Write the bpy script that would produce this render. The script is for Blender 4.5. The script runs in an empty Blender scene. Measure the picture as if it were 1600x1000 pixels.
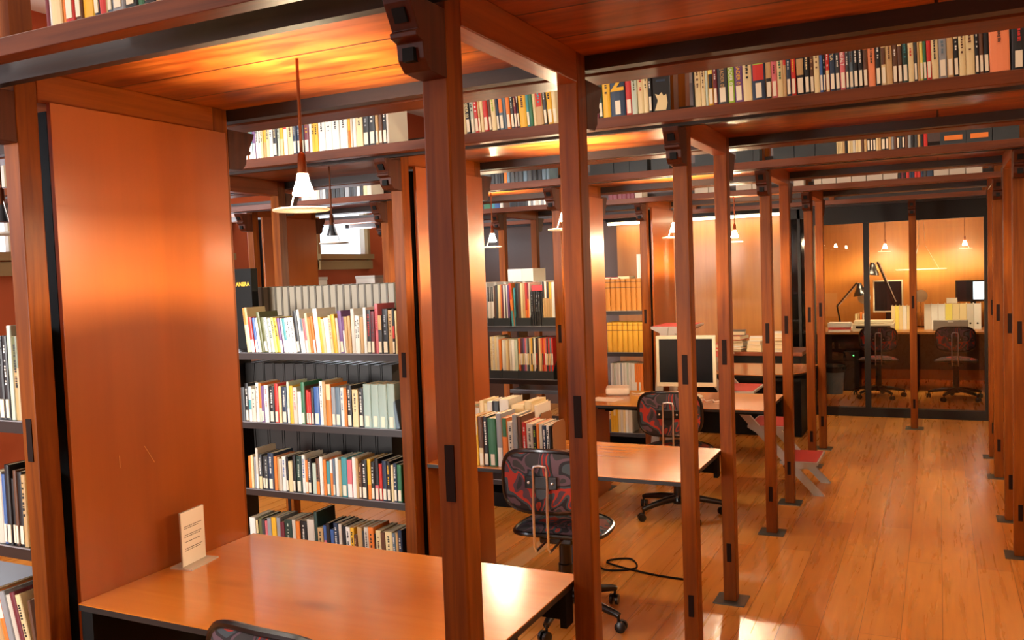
import bpy, bmesh, math, random
from mathutils import Vector, Matrix
random.seed(7)
C = bpy.context.scene.collection
SC = bpy.context.scene
R = math.radians

# ------------------------------------------------------------------ camera
CAM_H, YAW, PITCH, ROLL, FPX = 1.6354, R(26.101), R(3.076), R(-2.0894), 1365.8
_F = Vector((-math.sin(YAW)*math.cos(PITCH), math.cos(YAW)*math.cos(PITCH), -math.sin(PITCH)))
_R = Vector((math.cos(YAW), math.sin(YAW), 0)); _U = _R.cross(_F)
_R2 = math.cos(ROLL)*_R + math.sin(ROLL)*_U
_U2 = -math.sin(ROLL)*_R + math.cos(ROLL)*_U
cam = bpy.data.objects.new('camera', bpy.data.cameras.new('camera'))
C.objects.link(cam)
cam.data.sensor_width = 36.0
cam.data.lens = FPX/1600*36.0
cam.data.clip_start = 0.02
M4 = Matrix((( _R2.x, _U2.x, -_F.x, 0), (_R2.y, _U2.y, -_F.y, 0), (_R2.z, _U2.z, -_F.z, CAM_H), (0, 0, 0, 1)))
cam.matrix_world = M4
SC.camera = cam
def ax(u, y, z):
    """x of the point on the line (y, z) that the photo shows at column u"""
    k = (u-800)/FPX
    a = _R2 - _F*k
    return -(a.y*y + a.z*(z-CAM_H))/a.x

# ------------------------------------------------------------------ light
SC.view_settings.view_transform = 'Standard'
SC.view_settings.look = 'None'
SC.view_settings.gamma = 1.0
SC.view_settings.use_curve_mapping = False
SC.view_settings.exposure = 0.35
w = bpy.data.worlds.new('world'); SC.world = w; w.use_nodes = True
w.node_tree.nodes['Background'].inputs[0].default_value = (0.80, 0.90, 1.0, 1)
w.node_tree.nodes['Background'].inputs[1].default_value = 2.2
LAMP_W = 26.0
def area(name, loc, rot, sx, sy, power, col):
    l = bpy.data.lights.new(name, 'AREA'); l.shape = 'RECTANGLE'; l.size = sx; l.size_y = sy
    l.energy = power; l.color = col
    o = bpy.data.objects.new(name, l); o.location = loc; o.rotation_euler = rot; C.objects.link(o)
    return o
WARM = (1.0, 0.79, 0.49); COOL = (0.86, 0.93, 1.0); NEUT = (1.0, 0.90, 0.78)
# added unseen fill lights above the timber decks, warm over the aisle and neutral over the bookcases
for yy, pw in ((-1.2, 20), (0.75, 25), (2.95, 34), (4.85, 28), (6.75, 22), (8.65, 14)):
    area('ceiling_light', (-.3, yy, 3.62), (0, 0, 0), 3.4, 0.30, pw*.85, (1.0, 0.89, 0.68))
    area('ceiling_light', (-3.6, yy, 3.62), (0, 0, 0), 2.6, 0.30, pw*.75, NEUT)
# added unseen fill behind the viewer, then daylight through the high windows in the left wall
wd = area('window_daylight', (-4.75, -3.42, 1.9), (R(90), 0, R(-7)), 2.3, 1.9, 95, (1.0, 0.97, 0.93)); wd.data.spread = R(54)
for yy in (0.6, 3.6, 5.75, 8.0):
    area('window_daylight', (-5.93, yy, 2.3), (0, R(-90), 0), 0.9, 0.95, 40, COOL)

# ------------------------------------------------------------------ materials
def lin(h):
    h = h.lstrip('#'); v = [int(h[i:i+2], 16)/255 for i in (0, 2, 4)]
    return tuple((c/12.92 if c <= .04045 else ((c+.055)/1.055)**2.4) for c in v) + (1,)
MATS = {}
def mat(name, col, rough=.5, metal=0, spec=.5, emit=None, es=0, coat=0, trans=0, ior=1.45):
    if name in MATS: return MATS[name]
    m = bpy.data.materials.new(name); m.use_nodes = True
    b = m.node_tree.nodes['Principled BSDF']
    c = lin(col) if isinstance(col, str) else tuple(col)+(1,)
    b.inputs['Base Color'].default_value = c
    b.inputs['Roughness'].default_value = rough; b.inputs['Metallic'].default_value = metal
    b.inputs['Specular IOR Level'].default_value = spec
    b.inputs['Coat Weight'].default_value = coat; b.inputs['Coat Roughness'].default_value = .15
    b.inputs['Transmission Weight'].default_value = trans; b.inputs['IOR'].default_value = ior
    if emit:
        b.inputs['Emission Color'].default_value = lin(emit) if isinstance(emit, str) else tuple(emit)+(1,)
        b.inputs['Emission Strength'].default_value = es
    MATS[name] = m
    return m
def wood(name, ca, cb, axis='z', scale=1.0, rough=.32, knots=.0, coat=.12, grain=.75, spec=.5):
    if name in MATS: return MATS[name]
    m = bpy.data.materials.new(name); m.use_nodes = True
    nt = m.node_tree; N = nt.nodes; L = nt.links
    b = N['Principled BSDF']
    tc = N.new('ShaderNodeTexCoord'); oi = N.new('ShaderNodeObjectInfo')
    mp = N.new('ShaderNodeMapping')
    s = {'x': (1.2, 22, 22), 'y': (22, 1.2, 22), 'z': (22, 22, 1.2)}[axis]
    mp.inputs['Scale'].default_value = tuple(k*scale for k in s)
    ad = N.new('ShaderNodeVectorMath'); ad.operation = 'ADD'
    ml = N.new('ShaderNodeMath'); ml.operation = 'MULTIPLY'; ml.inputs[1].default_value = 37.0
    L.new(oi.outputs['Random'], ml.inputs[0])
    L.new(tc.outputs['Object'], mp.inputs['Vector']); L.new(mp.outputs[0], ad.inputs[0]); L.new(ml.outputs[0], ad.inputs[1])
    n1 = N.new('ShaderNodeTexNoise'); n1.inputs['Scale'].default_value = 1.6; n1.inputs['Detail'].default_value = 6; n1.inputs['Roughness'].default_value = .62
    n1.inputs['Distortion'].default_value = .5
    L.new(ad.outputs[0], n1.inputs['Vector'])
    n2 = N.new('ShaderNodeTexNoise'); n2.inputs['Scale'].default_value = 1.7; n2.inputs['Detail'].default_value = 2
    L.new(tc.outputs['Object'], n2.inputs['Vector'])
    mx = N.new('ShaderNodeMix'); mx.data_type = 'FLOAT'; mx.inputs[0].default_value = 1-grain
    L.new(n1.outputs['Fac'], mx.inputs[2]); L.new(n2.outputs['Fac'], mx.inputs[3])
    cr = N.new('ShaderNodeValToRGB'); cr.color_ramp.elements[0].position = .30; cr.color_ramp.elements[1].position = .70
    cr.color_ramp.elements[0].color = lin(ca); cr.color_ramp.elements[1].color = lin(cb)
    L.new(mx.outputs[0], cr.inputs[0])
    out = cr.outputs[0]
    if knots:
        vo = N.new('ShaderNodeTexVoronoi'); vo.inputs['Scale'].default_value = 1.0
        mk = N.new('ShaderNodeMapping'); mk.inputs['Scale'].default_value = {'x': (1.6, 4.6, 4.6), 'y': (4.6, 1.6, 4.6), 'z': (4.6, 4.6, 1.6)}[axis]
        L.new(tc.outputs['Object'], mk.inputs[0]); L.new(mk.outputs[0], vo.inputs['Vector'])
        rr = N.new('ShaderNodeValToRGB'); rr.color_ramp.elements[0].position = .03; rr.color_ramp.elements[1].position = .16
        rr.color_ramp.elements[0].color = (1-knots,)*3+(1,); rr.color_ramp.elements[1].color = (1, 1, 1, 1)
        L.new(vo.outputs['Distance'], rr.inputs[0])
        mu = N.new('ShaderNodeMix'); mu.data_type = 'RGBA'; mu.blend_type = 'MULTIPLY'; mu.inputs[0].default_value = 1
        L.new(out, mu.inputs[6]); L.new(rr.outputs[0], mu.inputs[7]); out = mu.outputs[2]
    L.new(out, b.inputs['Base Color'])
    b.inputs['Roughness'].default_value = rough; b.inputs['Specular IOR Level'].default_value = spec
    b.inputs['Coat Weight'].default_value = coat; b.inputs['Coat Roughness'].default_value = .16
    MATS[name] = m
    return m
def planks(name, ca, cb, cm, bw, rh, along, rough=.3, coat=.3, mortar=.004, gcol=None, knots=False):
    """boards: brick pattern, along = world axis of the board length"""
    if name in MATS: return MATS[name]
    m = bpy.data.materials.new(name); m.use_nodes = True
    nt = m.node_tree; N = nt.nodes; L = nt.links; b = N['Principled BSDF']
    ge = N.new('ShaderNodeNewGeometry'); mp = N.new('ShaderNodeMapping')
    if along == 'y': mp.inputs['Rotation'].default_value = (0, 0, R(90))
    L.new(ge.outputs['Position'], mp.inputs[0])
    br = N.new('ShaderNodeTexBrick'); br.inputs['Scale'].default_value = 1
    br.inputs['Brick Width'].default_value = bw; br.inputs['Row Height'].default_value = rh
    br.inputs['Mortar Size'].default_value = mortar; br.inputs['Mortar Smooth'].default_value = .3; br.offset = .37; br.inputs['Bias'].default_value = 0
    br.inputs['Color1'].default_value = lin(ca); br.inputs['Color2'].default_value = lin(cb); br.inputs['Mortar'].default_value = lin(cm)
    L.new(mp.outputs[0], br.inputs['Vector'])
    ms = N.new('ShaderNodeMapping'); ms.inputs['Scale'].default_value = (1.1, 20, 20)
    L.new(mp.outputs[0], ms.inputs[0])
    n1 = N.new('ShaderNodeTexNoise'); n1.inputs['Scale'].default_value = 1.3; n1.inputs['Detail'].default_value = 6; n1.inputs['Distortion'].default_value = .7
    L.new(ms.outputs[0], n1.inputs['Vector'])
    rp = N.new('ShaderNodeValToRGB'); rp.color_ramp.elements[0].position = .32; rp.color_ramp.elements[1].position = .62
    g = gcol or (.55, .45, .40)
    rp.color_ramp.elements[0].color = g+(1,); rp.color_ramp.elements[1].color = (1, 1, 1, 1)
    L.new(n1.outputs['Fac'], rp.inputs[0])
    mu = N.new('ShaderNodeMix'); mu.data_type = 'RGBA'; mu.blend_type = 'MULTIPLY'; mu.inputs[0].default_value = .8
    L.new(br.outputs['Color'], mu.inputs[6]); L.new(rp.outputs[0], mu.inputs[7])
    outc = mu.outputs[2]
    if knots:   # dark heartwood clouds and knots of old pine boards
        mk = N.new('ShaderNodeMapping'); mk.inputs['Scale'].default_value = (1.3, 5.0, 5.0); L.new(mp.outputs[0], mk.inputs[0])
        n3 = N.new('ShaderNodeTexNoise'); n3.inputs['Scale'].default_value = 1.5; n3.inputs['Detail'].default_value = 5; n3.inputs['Distortion'].default_value = 1.2
        L.new(mk.outputs[0], n3.inputs['Vector'])
        r3 = N.new('ShaderNodeValToRGB'); r3.color_ramp.elements[0].position = .34; r3.color_ramp.elements[1].position = .56
        r3.color_ramp.elements[0].color = (.42, .26, .20, 1); r3.color_ramp.elements[1].color = (1, 1, 1, 1); L.new(n3.outputs['Fac'], r3.inputs[0])
        vo = N.new('ShaderNodeTexVoronoi'); vo.inputs['Scale'].default_value = 1.0
        mv = N.new('ShaderNodeMapping'); mv.inputs['Scale'].default_value = (2.1, 5.2, 5.2); L.new(mp.outputs[0], mv.inputs[0]); L.new(mv.outputs[0], vo.inputs['Vector'])
        r4 = N.new('ShaderNodeValToRGB'); r4.color_ramp.elements[0].position = .05; r4.color_ramp.elements[1].position = .19
        r4.color_ramp.elements[0].color = (.25, .14, .10, 1); r4.color_ramp.elements[1].color = (1, 1, 1, 1); L.new(vo.outputs['Distance'], r4.inputs[0])
        for rr in (r3, r4):
            m2 = N.new('ShaderNodeMix'); m2.data_type = 'RGBA'; m2.blend_type = 'MULTIPLY'; m2.inputs[0].default_value = .85
            L.new(outc, m2.inputs[6]); L.new(rr.outputs[0], m2.inputs[7]); outc = m2.outputs[2]
    L.new(outc, b.inputs['Base Color'])
    nr = N.new('ShaderNodeMapRange'); nr.inputs[3].default_value = rough-.03; nr.inputs[4].default_value = rough+.05
    L.new(n1.outputs['Fac'], nr.inputs[0]); L.new(nr.outputs[0], b.inputs['Roughness'])
    bp = N.new('ShaderNodeBump'); bp.inputs['Strength'].default_value = .04; bp.inputs['Distance'].default_value = .004
    L.new(n1.outputs['Fac'], bp.inputs['Height']); L.new(bp.outputs[0], b.inputs['Normal'])
    b.inputs['Coat Weight'].default_value = coat; b.inputs['Coat Roughness'].default_value = .14
    MATS[name] = m
    return m
def camo():
    if 'camo' in MATS: return MATS['camo']
    m = bpy.data.materials.new('camo_fabric'); m.use_nodes = True
    nt = m.node_tree; N = nt.nodes; L = nt.links; b = N['Principled BSDF']
    tc = N.new('ShaderNodeTexCoord'); n = N.new('ShaderNodeTexNoise'); n.inputs['Scale'].default_value = 9; n.inputs['Detail'].default_value = .3; n.inputs['Distortion'].default_value = .9
    L.new(tc.outputs['Object'], n.inputs['Vector'])
    cr = N.new('ShaderNodeValToRGB'); cr.color_ramp.interpolation = 'CONSTANT'
    stops = [(0, '#3a3a3c'), (.37, '#66505c'), (.44, '#26242a'), (.49, '#44525a'), (.545, '#b43626'), (.59, '#54404c'), (.65, '#2e3034'), (.73, '#a03a2a')]
    e = cr.color_ramp.elements; e[0].position, e[0].color = stops[0][0], lin(stops[0][1]); e[1].position, e[1].color = stops[1][0], lin(stops[1][1])
    for p, c in stops[2:]:
        k = e.new(p); k.color = lin(c)
    L.new(n.outputs['Fac'], cr.inputs[0]); L.new(cr.outputs[0], b.inputs['Base Color']); b.inputs['Roughness'].default_value = .75
    MATS['camo'] = m
    return m
POST = wood('post_wood', '#562506', '#8c480c', 'z', rough=.42, coat=.0, spec=.14)
BEAMY = wood('beam_wood', '#743408', '#a45212', 'y', rough=.36, coat=.05, spec=.25)
CORB = wood('corbel_wood', '#35160a', '#552610', 'z', rough=.45, coat=.0, spec=.2)
FASC = wood('shelf_wood', '#4a200a', '#743814', 'x', rough=.42, coat=.05, spec=.25)
DARKB = wood('dark_beam', '#1c1210', '#33211a', 'x', rough=.5, coat=.0)
PANEL = wood('panel_veneer', '#8e450f', '#aa5817', 'z', scale=.35, rough=.36, coat=.35, grain=.35)
DESK = wood('desk_veneer', '#bf6c20', '#d4822e', 'x', scale=.6, rough=.22, knots=.35, coat=.6, grain=.45)
SOFF = planks('soffit_boards', '#a8541c', '#cf7428', '#2c1008', 14.0, .238, 'x', rough=.30, coat=.3, mortar=.005, gcol=(.34, .22, .16), knots=True)
FLOOR = planks('floor_boards', '#c67a2a', '#df9844', '#74390f', 1.7, .165, 'y', rough=.27, coat=.15, mortar=.0013, gcol=(.80, .72, .64))
PLY = wood('plywood', '#945818', '#a66822', 'z', scale=.8, rough=.42, coat=.1)
SHELF = wood('shelf_board_dark', '#170d0a', '#26150f', 'x', rough=.4, coat=.1)
EDGE = mat('worn_edge', '#8c8a90', .45)
IRON = mat('steel_plate', '#5c5a50', .45, .6)
CHROME = mat('chrome', '#f2f4f6', .28, 1)
BLACKP = mat('black_plastic', '#0c0c0e', .28, 0, .5, coat=.4)
BLACKM = mat('black_matte', '#0e0d0c', .65, spec=.2)
PLUG = mat('tenon_wood', '#1e0e08', .6, spec=.12)
WHITEP = mat('white_plastic', '#e8e2d4', .4)
BEIGE = mat('beige_plastic', '#d9cdb0', .45)
PAPER = mat('paper', '#efe8d8', .8)
PAGES = mat('page_edges', '#d8c6a4', .85)
STICK = mat('spine_sticker', '#e6dcc4', .7)
SLATE = mat('box_board', '#2a3034', .6)
ALU = mat('aluminium', '#b4afa6', .4, .15)
REDMAT = mat('red_tread', '#b4322c', .6)
DKFRAME = mat('dark_door_frame', '#1e1612', .45, spec=.25)
TERRA = mat('terracotta_wall', '#b4552c', .7)
CEILM = mat('ceiling_paint', '#cfc2b0', .8)
LAMPBRZ = mat('lamp_bronze', '#6a3a22', .3, .7)
DISC = mat('disc_opal_glass', '#f4f0e4', .5)
_b = DISC.node_tree.nodes['Principled BSDF']; _t = DISC.node_tree.nodes.new('ShaderNodeBsdfTranslucent'); _t.inputs[0].default_value = (.95, .92, .85, 1)
_m = DISC.node_tree.nodes.new('ShaderNodeMixShader'); _m.inputs[0].default_value = .35
DISC.node_tree.links.new(_b.outputs[0], _m.inputs[1]); DISC.node_tree.links.new(_t.outputs[0], _m.inputs[2]); DISC.node_tree.links.new(_m.outputs[0], DISC.node_tree.nodes['Material Output'].inputs[0])
GLOW = mat('bulb_glow', '#ffffff', .4, emit=(1.0, .86, .62), es=1.0)
DULLB = mat('unlit_bulb', '#3a3a3c', .3, .3)
COLS = dict(k='#17171a', n='#24344c', w='#e2e0d8', c='#dcc998', y='#e2ae2a', o='#dd7a2c', r='#c02c24', g='#2f6a48', t='#3f8f96', b='#3a5f9c',
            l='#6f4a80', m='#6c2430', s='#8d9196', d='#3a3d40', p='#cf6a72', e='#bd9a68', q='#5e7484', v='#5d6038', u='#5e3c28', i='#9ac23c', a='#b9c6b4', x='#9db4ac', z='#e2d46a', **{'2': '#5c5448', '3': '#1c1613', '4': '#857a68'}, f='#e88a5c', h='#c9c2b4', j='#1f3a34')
CNAME = dict(k='black', n='navy', w='white', c='cream', y='yellow', o='orange', r='red', g='green', t='teal', b='blue', l='purple', m='maroon', s='grey',
             d='charcoal', p='pink', e='tan', q='slate blue', v='olive', u='brown', i='lime', a='pale green', x='sage', z='lemon', **{'2': 'grey beige', '3': 'shadow', '4': 'pale beige'}, f='salmon', h='ivory', j='dark green')
def bm_(c): return mat('cover_'+CNAME[c].replace(' ', '_'), COLS[c], .42)

# ------------------------------------------------------------------ mesh helpers
class MB:
    def __init__(s): s.v = []; s.f = []
    def add(s, v, f, M=None):
        n = len(s.v)
        for p in v:
            p = Vector(p); s.v.append(tuple(M @ p) if M is not None else tuple(p))
        s.f += [tuple(i+n for i in q) for q in f]
        return s
    def box(s, x0, x1, y0, y1, z0, z1, M=None):
        v = [(x0, y0, z0), (x1, y0, z0), (x1, y1, z0), (x0, y1, z0), (x0, y0, z1), (x1, y0, z1), (x1, y1, z1), (x0, y1, z1)]
        return s.add(v, [(0, 3, 2, 1), (4, 5, 6, 7), (0, 1, 5, 4), (1, 2, 6, 5), (2, 3, 7, 6), (3, 0, 4, 7)], M)
    def prism(s, prof, a, b, axis='x', M=None):
        """closed 2D profile extruded along axis from a to b"""
        n = len(prof)
        def P(t, p):
            return {'x': (t, p[0], p[1]), 'y': (p[0], t, p[1]), 'z': (p[0], p[1], t)}[axis]
        v = [P(a, p) for p in prof] + [P(b, p) for p in prof]
        f = [tuple(range(n-1, -1, -1)), tuple(range(n, 2*n))] + [(i, (i+1) % n, n+(i+1) % n, n+i) for i in range(n)]
        return s.add(v, f, M)
    def tube(s, pts, r, n=8, M=None, closed=False):
        pts = [Vector(p) for p in pts]; m = len(pts); v = []; prev = None
        rs = r if isinstance(r, (list, tuple)) else [r]*m
        for i, p in enumerate(pts):
            if closed: t = pts[(i+1) % m]-pts[i-1]
            else: t = pts[min(i+1, m-1)]-pts[max(i-1, 0)]
            t.normalize()
            if prev is None:
                a = Vector((0, 0, 1)) if abs(t.z) < .9 else Vector((1, 0, 0)); u = t.cross(a).normalized()
            else:
                u = (prev - t*prev.dot(t)).normalized()
            prev = u; k = t.cross(u)
            v += [p + (u*math.cos(2*math.pi*j/n)+k*math.sin(2*math.pi*j/n))*rs[i] for j in range(n)]
        f = []
        for i in range(m if closed else m-1):
            a, b = i*n, ((i+1) % m)*n
            f += [(a+j, a+(j+1) % n, b+(j+1) % n, b+j) for j in range(n)]
        if not closed: f += [tuple(range(n-1, -1, -1)), tuple((m-1)*n+j for j in range(n))]
        return s.add(v, f, M)
    def lathe(s, prof, n=24, M=None):
        """profile of (r, z) from bottom to top, capped"""
        v = []; f = []
        for r, z in prof: v += [(r*math.cos(2*math.pi*j/n), r*math.sin(2*math.pi*j/n), z) for j in range(n)]
        for i in range(len(prof)-1):
            a, b = i*n, (i+1)*n; f += [(a+j, a+(j+1) % n, b+(j+1) % n, b+j) for j in range(n)]
        f += [tuple(range(n-1, -1, -1)), tuple((len(prof)-1)*n+j for j in range(n))]
        return s.add(v, f, M)
    def mesh(s, name, m, smooth=False):
        me = bpy.data.meshes.new(name); me.from_pydata(s.v, [], s.f); me.materials.append(m)
        if smooth:
            me.polygons.foreach_set('use_smooth', [True]*len(me.polygons))
            me.set_sharp_from_angle(angle=R(40))
        me.update()
        return me
    def build(s, name, m, parent=None, loc=(0, 0, 0), rz=0, bev=0, smooth=False):
        o = bpy.data.objects.new(name, s.mesh(name, m, smooth)); C.objects.link(o)
        o.location = loc; o.rotation_euler = (0, 0, rz)
        if parent: o.parent = parent
        if bev:
            d = o.modifiers.new('bevel', 'BEVEL'); d.width = bev; d.segments = 2; d.limit_method = 'ANGLE'
        return o
def tag(o, label, cat, group=None, kind=None):
    if label: o['label'] = label
    if cat: o['category'] = cat
    if group: o['group'] = group
    if kind: o['kind'] = kind
    return o
def thing(name, label, cat, loc=(0, 0, 0), rz=0, group=None):
    o = bpy.data.objects.new(name, None); C.objects.link(o); o.location = loc; o.rotation_euler = (0, 0, rz); o.empty_display_size = .1
    return tag(o, label, cat, group)
def struct(name, mb, m, label=None, cat=None):
    o = mb.build(name, m); o['kind'] = 'structure'
    return tag(o, label, cat)
def copy_tree(o, parent=None):
    c = o.copy(); C.objects.link(c); c.parent = parent
    for ch in list(o.children): copy_tree(ch, c)
    return c
def relabel(o, label, group=None):
    o['label'] = label
    if group: o['group'] = group
    return o
def text_mb(body, size, bold=0):
    cu = bpy.data.curves.new('t', 'FONT'); cu.body = body; cu.size = size; cu.offset = bold
    o = bpy.data.objects.new('t', cu); C.objects.link(o)
    bpy.context.view_layer.update()
    me = bpy.data.meshes.new_from_object(o.evaluated_get(bpy.context.evaluated_depsgraph_get()))
    v = [p.co.copy() for p in me.vertices]; f = [tuple(p.vertices) for p in me.polygons]
    bpy.data.objects.remove(o); bpy.data.curves.remove(cu); bpy.data.meshes.remove(me)
    return v, f

# ------------------------------------------------------------------ dimensions of the timber grid
Y0, PIT, DEP = 1.5696, 1.893, .723
W = .062
def yn(k): return Y0 + k*PIT
def yf(k): return yn(k) + DEP
XA, XR, XP, XQ, XS = (-.957, -.895), (.352, .414), (-2.303, -2.241), (-3.662, -3.600), (-4.94, -4.878)
ZB = 2.155      # underside of the short beams
ZS = 2.2193     # top of the overhead shelves
ZSO = 2.242     # underside of the deck boards
HX0, HX1 = -5.98, 2.48

# ------------------------------------------------------------------ setting
struct('floor', MB().box(-6, 2.5, -3.5, 13.1, -.06, 0), FLOOR, 'varnished orange floor of long boards', 'floor')
struct('ceiling', MB().box(-6.1, 2.6, -3.6, 13.1, 3.7, 3.8), CEILM, 'plain plaster ceiling high above the decks', 'ceiling')
wl = MB()
wins = [(.12, 1.08), (3.18, 4.14), (5.3, 6.26), (7.54, 8.50)]
ZW0, ZW1 = 1.915, 2.75
wl.box(-6.12, -6, -3.5, 9.9, 0, ZW0); wl.box(-6.12, -6, -3.5, 9.9, ZW1, 3.7)
ys = [-3.5] + [t for a in wins for t in a] + [9.9]
for a, b in zip(ys[::2], ys[1::2]): wl.box(-6.12, -6, a, b, ZW0, ZW1)
struct('wall_left', wl, TERRA, 'terracotta painted side wall with high windows', 'wall')
CREAMW = mat('window_paint', '#9a8258', .5); PANE = mat('window_glass', '#ffffff', .02, trans=1)
for i, (a, b) in enumerate(wins):
    fr = MB()
    for q in ((a, a+.045), (b-.045, b)): fr.box(-6.02, -5.975, q[0], q[1], ZW0-.16, ZW1)
    fr.box(-6.02, -5.975, a, b, ZW1-.05, ZW1)
    o = struct('window_%d' % (i+1), fr, CREAMW, 'bright high window with wooden sill box in the terracotta wall', 'window')
    s = MB().box(-6.0, -5.95, a, b, ZW0-.17, ZW0-.07).box(-6.0, -5.93, a-.01, b+.01, ZW0-.06, ZW0).build('sill', CREAMW, o)
    MB().box(-6.115, -6.110, a, b, ZW0, ZW1).build('pane', PANE, o)
    MB().box(-6.11, -6.021, a, a+.012, ZW0, ZW1).box(-6.11, -6.021, b-.012, b, ZW0, ZW1).build('reveal', WHITEP, o)
struct('wall_right', MB().box(2.5, 2.6, -3.5, 13.1, 0, 3.7), PLY, 'plain plywood side wall beyond the aisle', 'wall')
wb = MB().box(-6.1, 2.6, -3.6, -3.5, 0, .9).box(-6.1, 2.6, -3.6, -3.5, 2.9, 3.7).box(-6.1, -5.9, -3.6, -3.5, .9, 2.9).box(-3.6, 2.6, -3.6, -3.5, .9, 2.9)
struct('wall_front', wb, TERRA, 'terracotta wall behind the viewer', 'wall')
struct('wall_end', MB().box(-6, -3.3, 9.9, 10.0, 0, 3.7).box(-3.3, 2.5, 9.9, 10.0, 2.42, 3.7).box(-3.3, -1.46, 9.9, 10.0, 0, 2.42).box(.62, 2.5, 9.9, 10.0, 0, 2.42),
       mat('dark_wall_panel', '#4a2c1c', .4), 'dark brown panelled end wall', 'wall')
struct('trim_1', MB().box(-3.42, -1.47, 9.875, 9.899, 0, 2.36), PLY, 'pale orange plywood lining on end wall under strip light', 'wall panel')
struct('trim_2', MB().box(-2.20, -2.10, -1, 9.87, 0, .004), wood('pale_strip', '#c8935a', '#d8a86e', 'y'), 'pale wooden strip let into the floor', 'floor strip')
struct('wall_office', MB().box(-1.5, 2.5, 12.95, 13.1, 0, 3.7), PLY, 'plywood wall at the back of the glazed office', 'wall')
struct('wall_office_side', MB().box(-1.6, -1.5, 10.0, 13.1, 0, 3.7), PLY, 'plywood side wall of the glazed office', 'wall')
struct('ceiling_office', MB().box(-1.5, 2.5, 10.0, 12.95, 2.62, 2.7), PLY, 'plywood ceiling of the glazed office', 'ceiling')

# ------------------------------------------------------------------ timber frames
def corbel_profile(y, s, z1=2.1755):
    """side profile of a corbel that stands out from y in direction s"""
    p = [(0, z1), (.135, z1), (.130, 2.160), (.112, 2.128), (.104, 2.112), (.113, 2.108), (.111, 2.098), (.090, 2.092),
         (.086, 2.060), (.066, 2.040), (0, 2.036)]
    return [(y+s*a, b) for a, b in p]
def frame(xs, k, label, plugs=True, panel=False, near_corbel=True, far_corbel=True):
    x0, x1 = xs; xc = (x0+x1)/2; a = yn(k); b = yf(k)
    t = thing('timber_portal', label, 'timber frame', (xc, a, 0), 0, 'timber frames under the overhead decks')
    h = W/2
    for (ya, up) in ((0, 1), (b-a, 1)):
        p = MB().box(-h, h, ya, ya+W+.004, .006, ZSO).build('post', POST, t, bev=.004)
        for z in ((1.16, .12), (.20, .09)):
            MB().box(-.011, .011, ya-.0025, ya+.01, z[0], z[0]+z[1]).build('tenon_end', PLUG, p)
    for ya in (W/2, b-a+W/2):
        MB().box(-.075, .075, ya-.075, ya+.075, 0, .006).build('foot_plate', IRON, t)
    MB().box(-h, h, W+.004, b-a, ZB, ZSO).build('beam', BEAMY, t, bev=.003)
    for (on, y, s) in ((near_corbel, 0, -1), (far_corbel, b-a+W+.004, 1)):
        if not on: continue
        pr = corbel_profile(y, s)
        if s < 0: pr = pr[::-1]
        c = MB().prism(pr, -h, h, 'x').build('corbel', CORB, t, bev=.002)
        n = MB()
        n.box(-.014, .014, -.010, .010, -.014, .014, Matrix.Translation((0, y+s*.114, 2.140)) @ Matrix.Rotation(R(-24*s), 4, 'X'))
        n.build('bolt', BLACKM, c)
        MB().box(-.013, .013, -.010, .010, -.013, .013, Matrix.Translation((0, y+s*.088, 2.068))).build('bolt', BLACKM, c)
    if panel:
        p = MB().box(h+.010, h+.026, W+.022, b-a+.028, .0, ZB-.0).build('panel', PANEL, t, bev=.001)
        if k == 0 and xs is XP:
            for (ya, za, yb, zb) in ((.334, 1.142, .369, 1.084), (.241, 1.131, .241, 1.094)):
                MB().tube([(h+.026, ya, za), (h+.026, yb, zb)], .0009, 5).build('scratch', mat('pale_scratch', '#e2a25a', .6), p)
        MB().box(-h*.6, h*.9, W+.03, b-a-.005, .02, ZB-.02).build('core_board', BLACKM, t)
    return t
ordn = ['nearest', 'second', 'third', 'fourth']
for k in range(4):
    frame(XA, k, ['nearest big timber post frame, at the end of the sign desk', 'timber post frame at the end of the book covered desk',
                  'timber post frame at the end of the monitor desk', 'timber post frame by the rounded desk nearest the office'][k])
    frame(XP, k, ['wide orange panelled frame standing behind the sign desk', 'panelled frame behind the desk with two book rows',
                  'panelled frame behind the monitor desk, mostly hidden', 'panelled frame beside the rounded desk and yellow volumes'][k], panel=True)
    if k >= 2:
        frame(XR, k, {2: 'timber post frame across the aisle, nearer of the two', 3: 'timber post frame across the aisle beside the glass doors'}[k])
for k in range(1, 4):
    frame(XQ, k, {1: 'timber frame behind the open bookcase with dark grey post', 2: 'timber frame beside the bright high window',
                  3: 'pale lit timber frame seen over the magazine bookcase'}[k])
    frame(XS, k, {1: 'panelled frame near the terracotta wall, nearest one', 2: 'orange panelled frame beside the high window',
                  3: 'panelled frame near terracotta wall, farthest one'}[k], panel=True)
# single post before the office doors
t = thing('door_post', 'single timber post standing before the glass doors', 'timber post', (-.225, 9.14, 0))
p = MB().box(-.031, .031, 0, .066, .006, ZSO).build('post', POST, t, bev=.004)
for z in ((1.16, .12), (.20, .09)): MB().box(-.011, .011, -.0025, .01, z[0], z[0]+z[1]).build('tenon_end', PLUG, p)
MB().box(-.08, .08, -.045, .115, 0, .006).build('foot_plate', IRON, t)
c = MB().prism(corbel_profile(0, -1)[::-1], -.031, .031, 'x').build('corbel', CORB, t, bev=.002)
for zz in (2.140, 2.068): MB().box(-.013, .013, (-.125 if zz > 2.1 else -.098), -.07, zz-.013, zz+.013).build('bolt', BLACKM, c)

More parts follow.
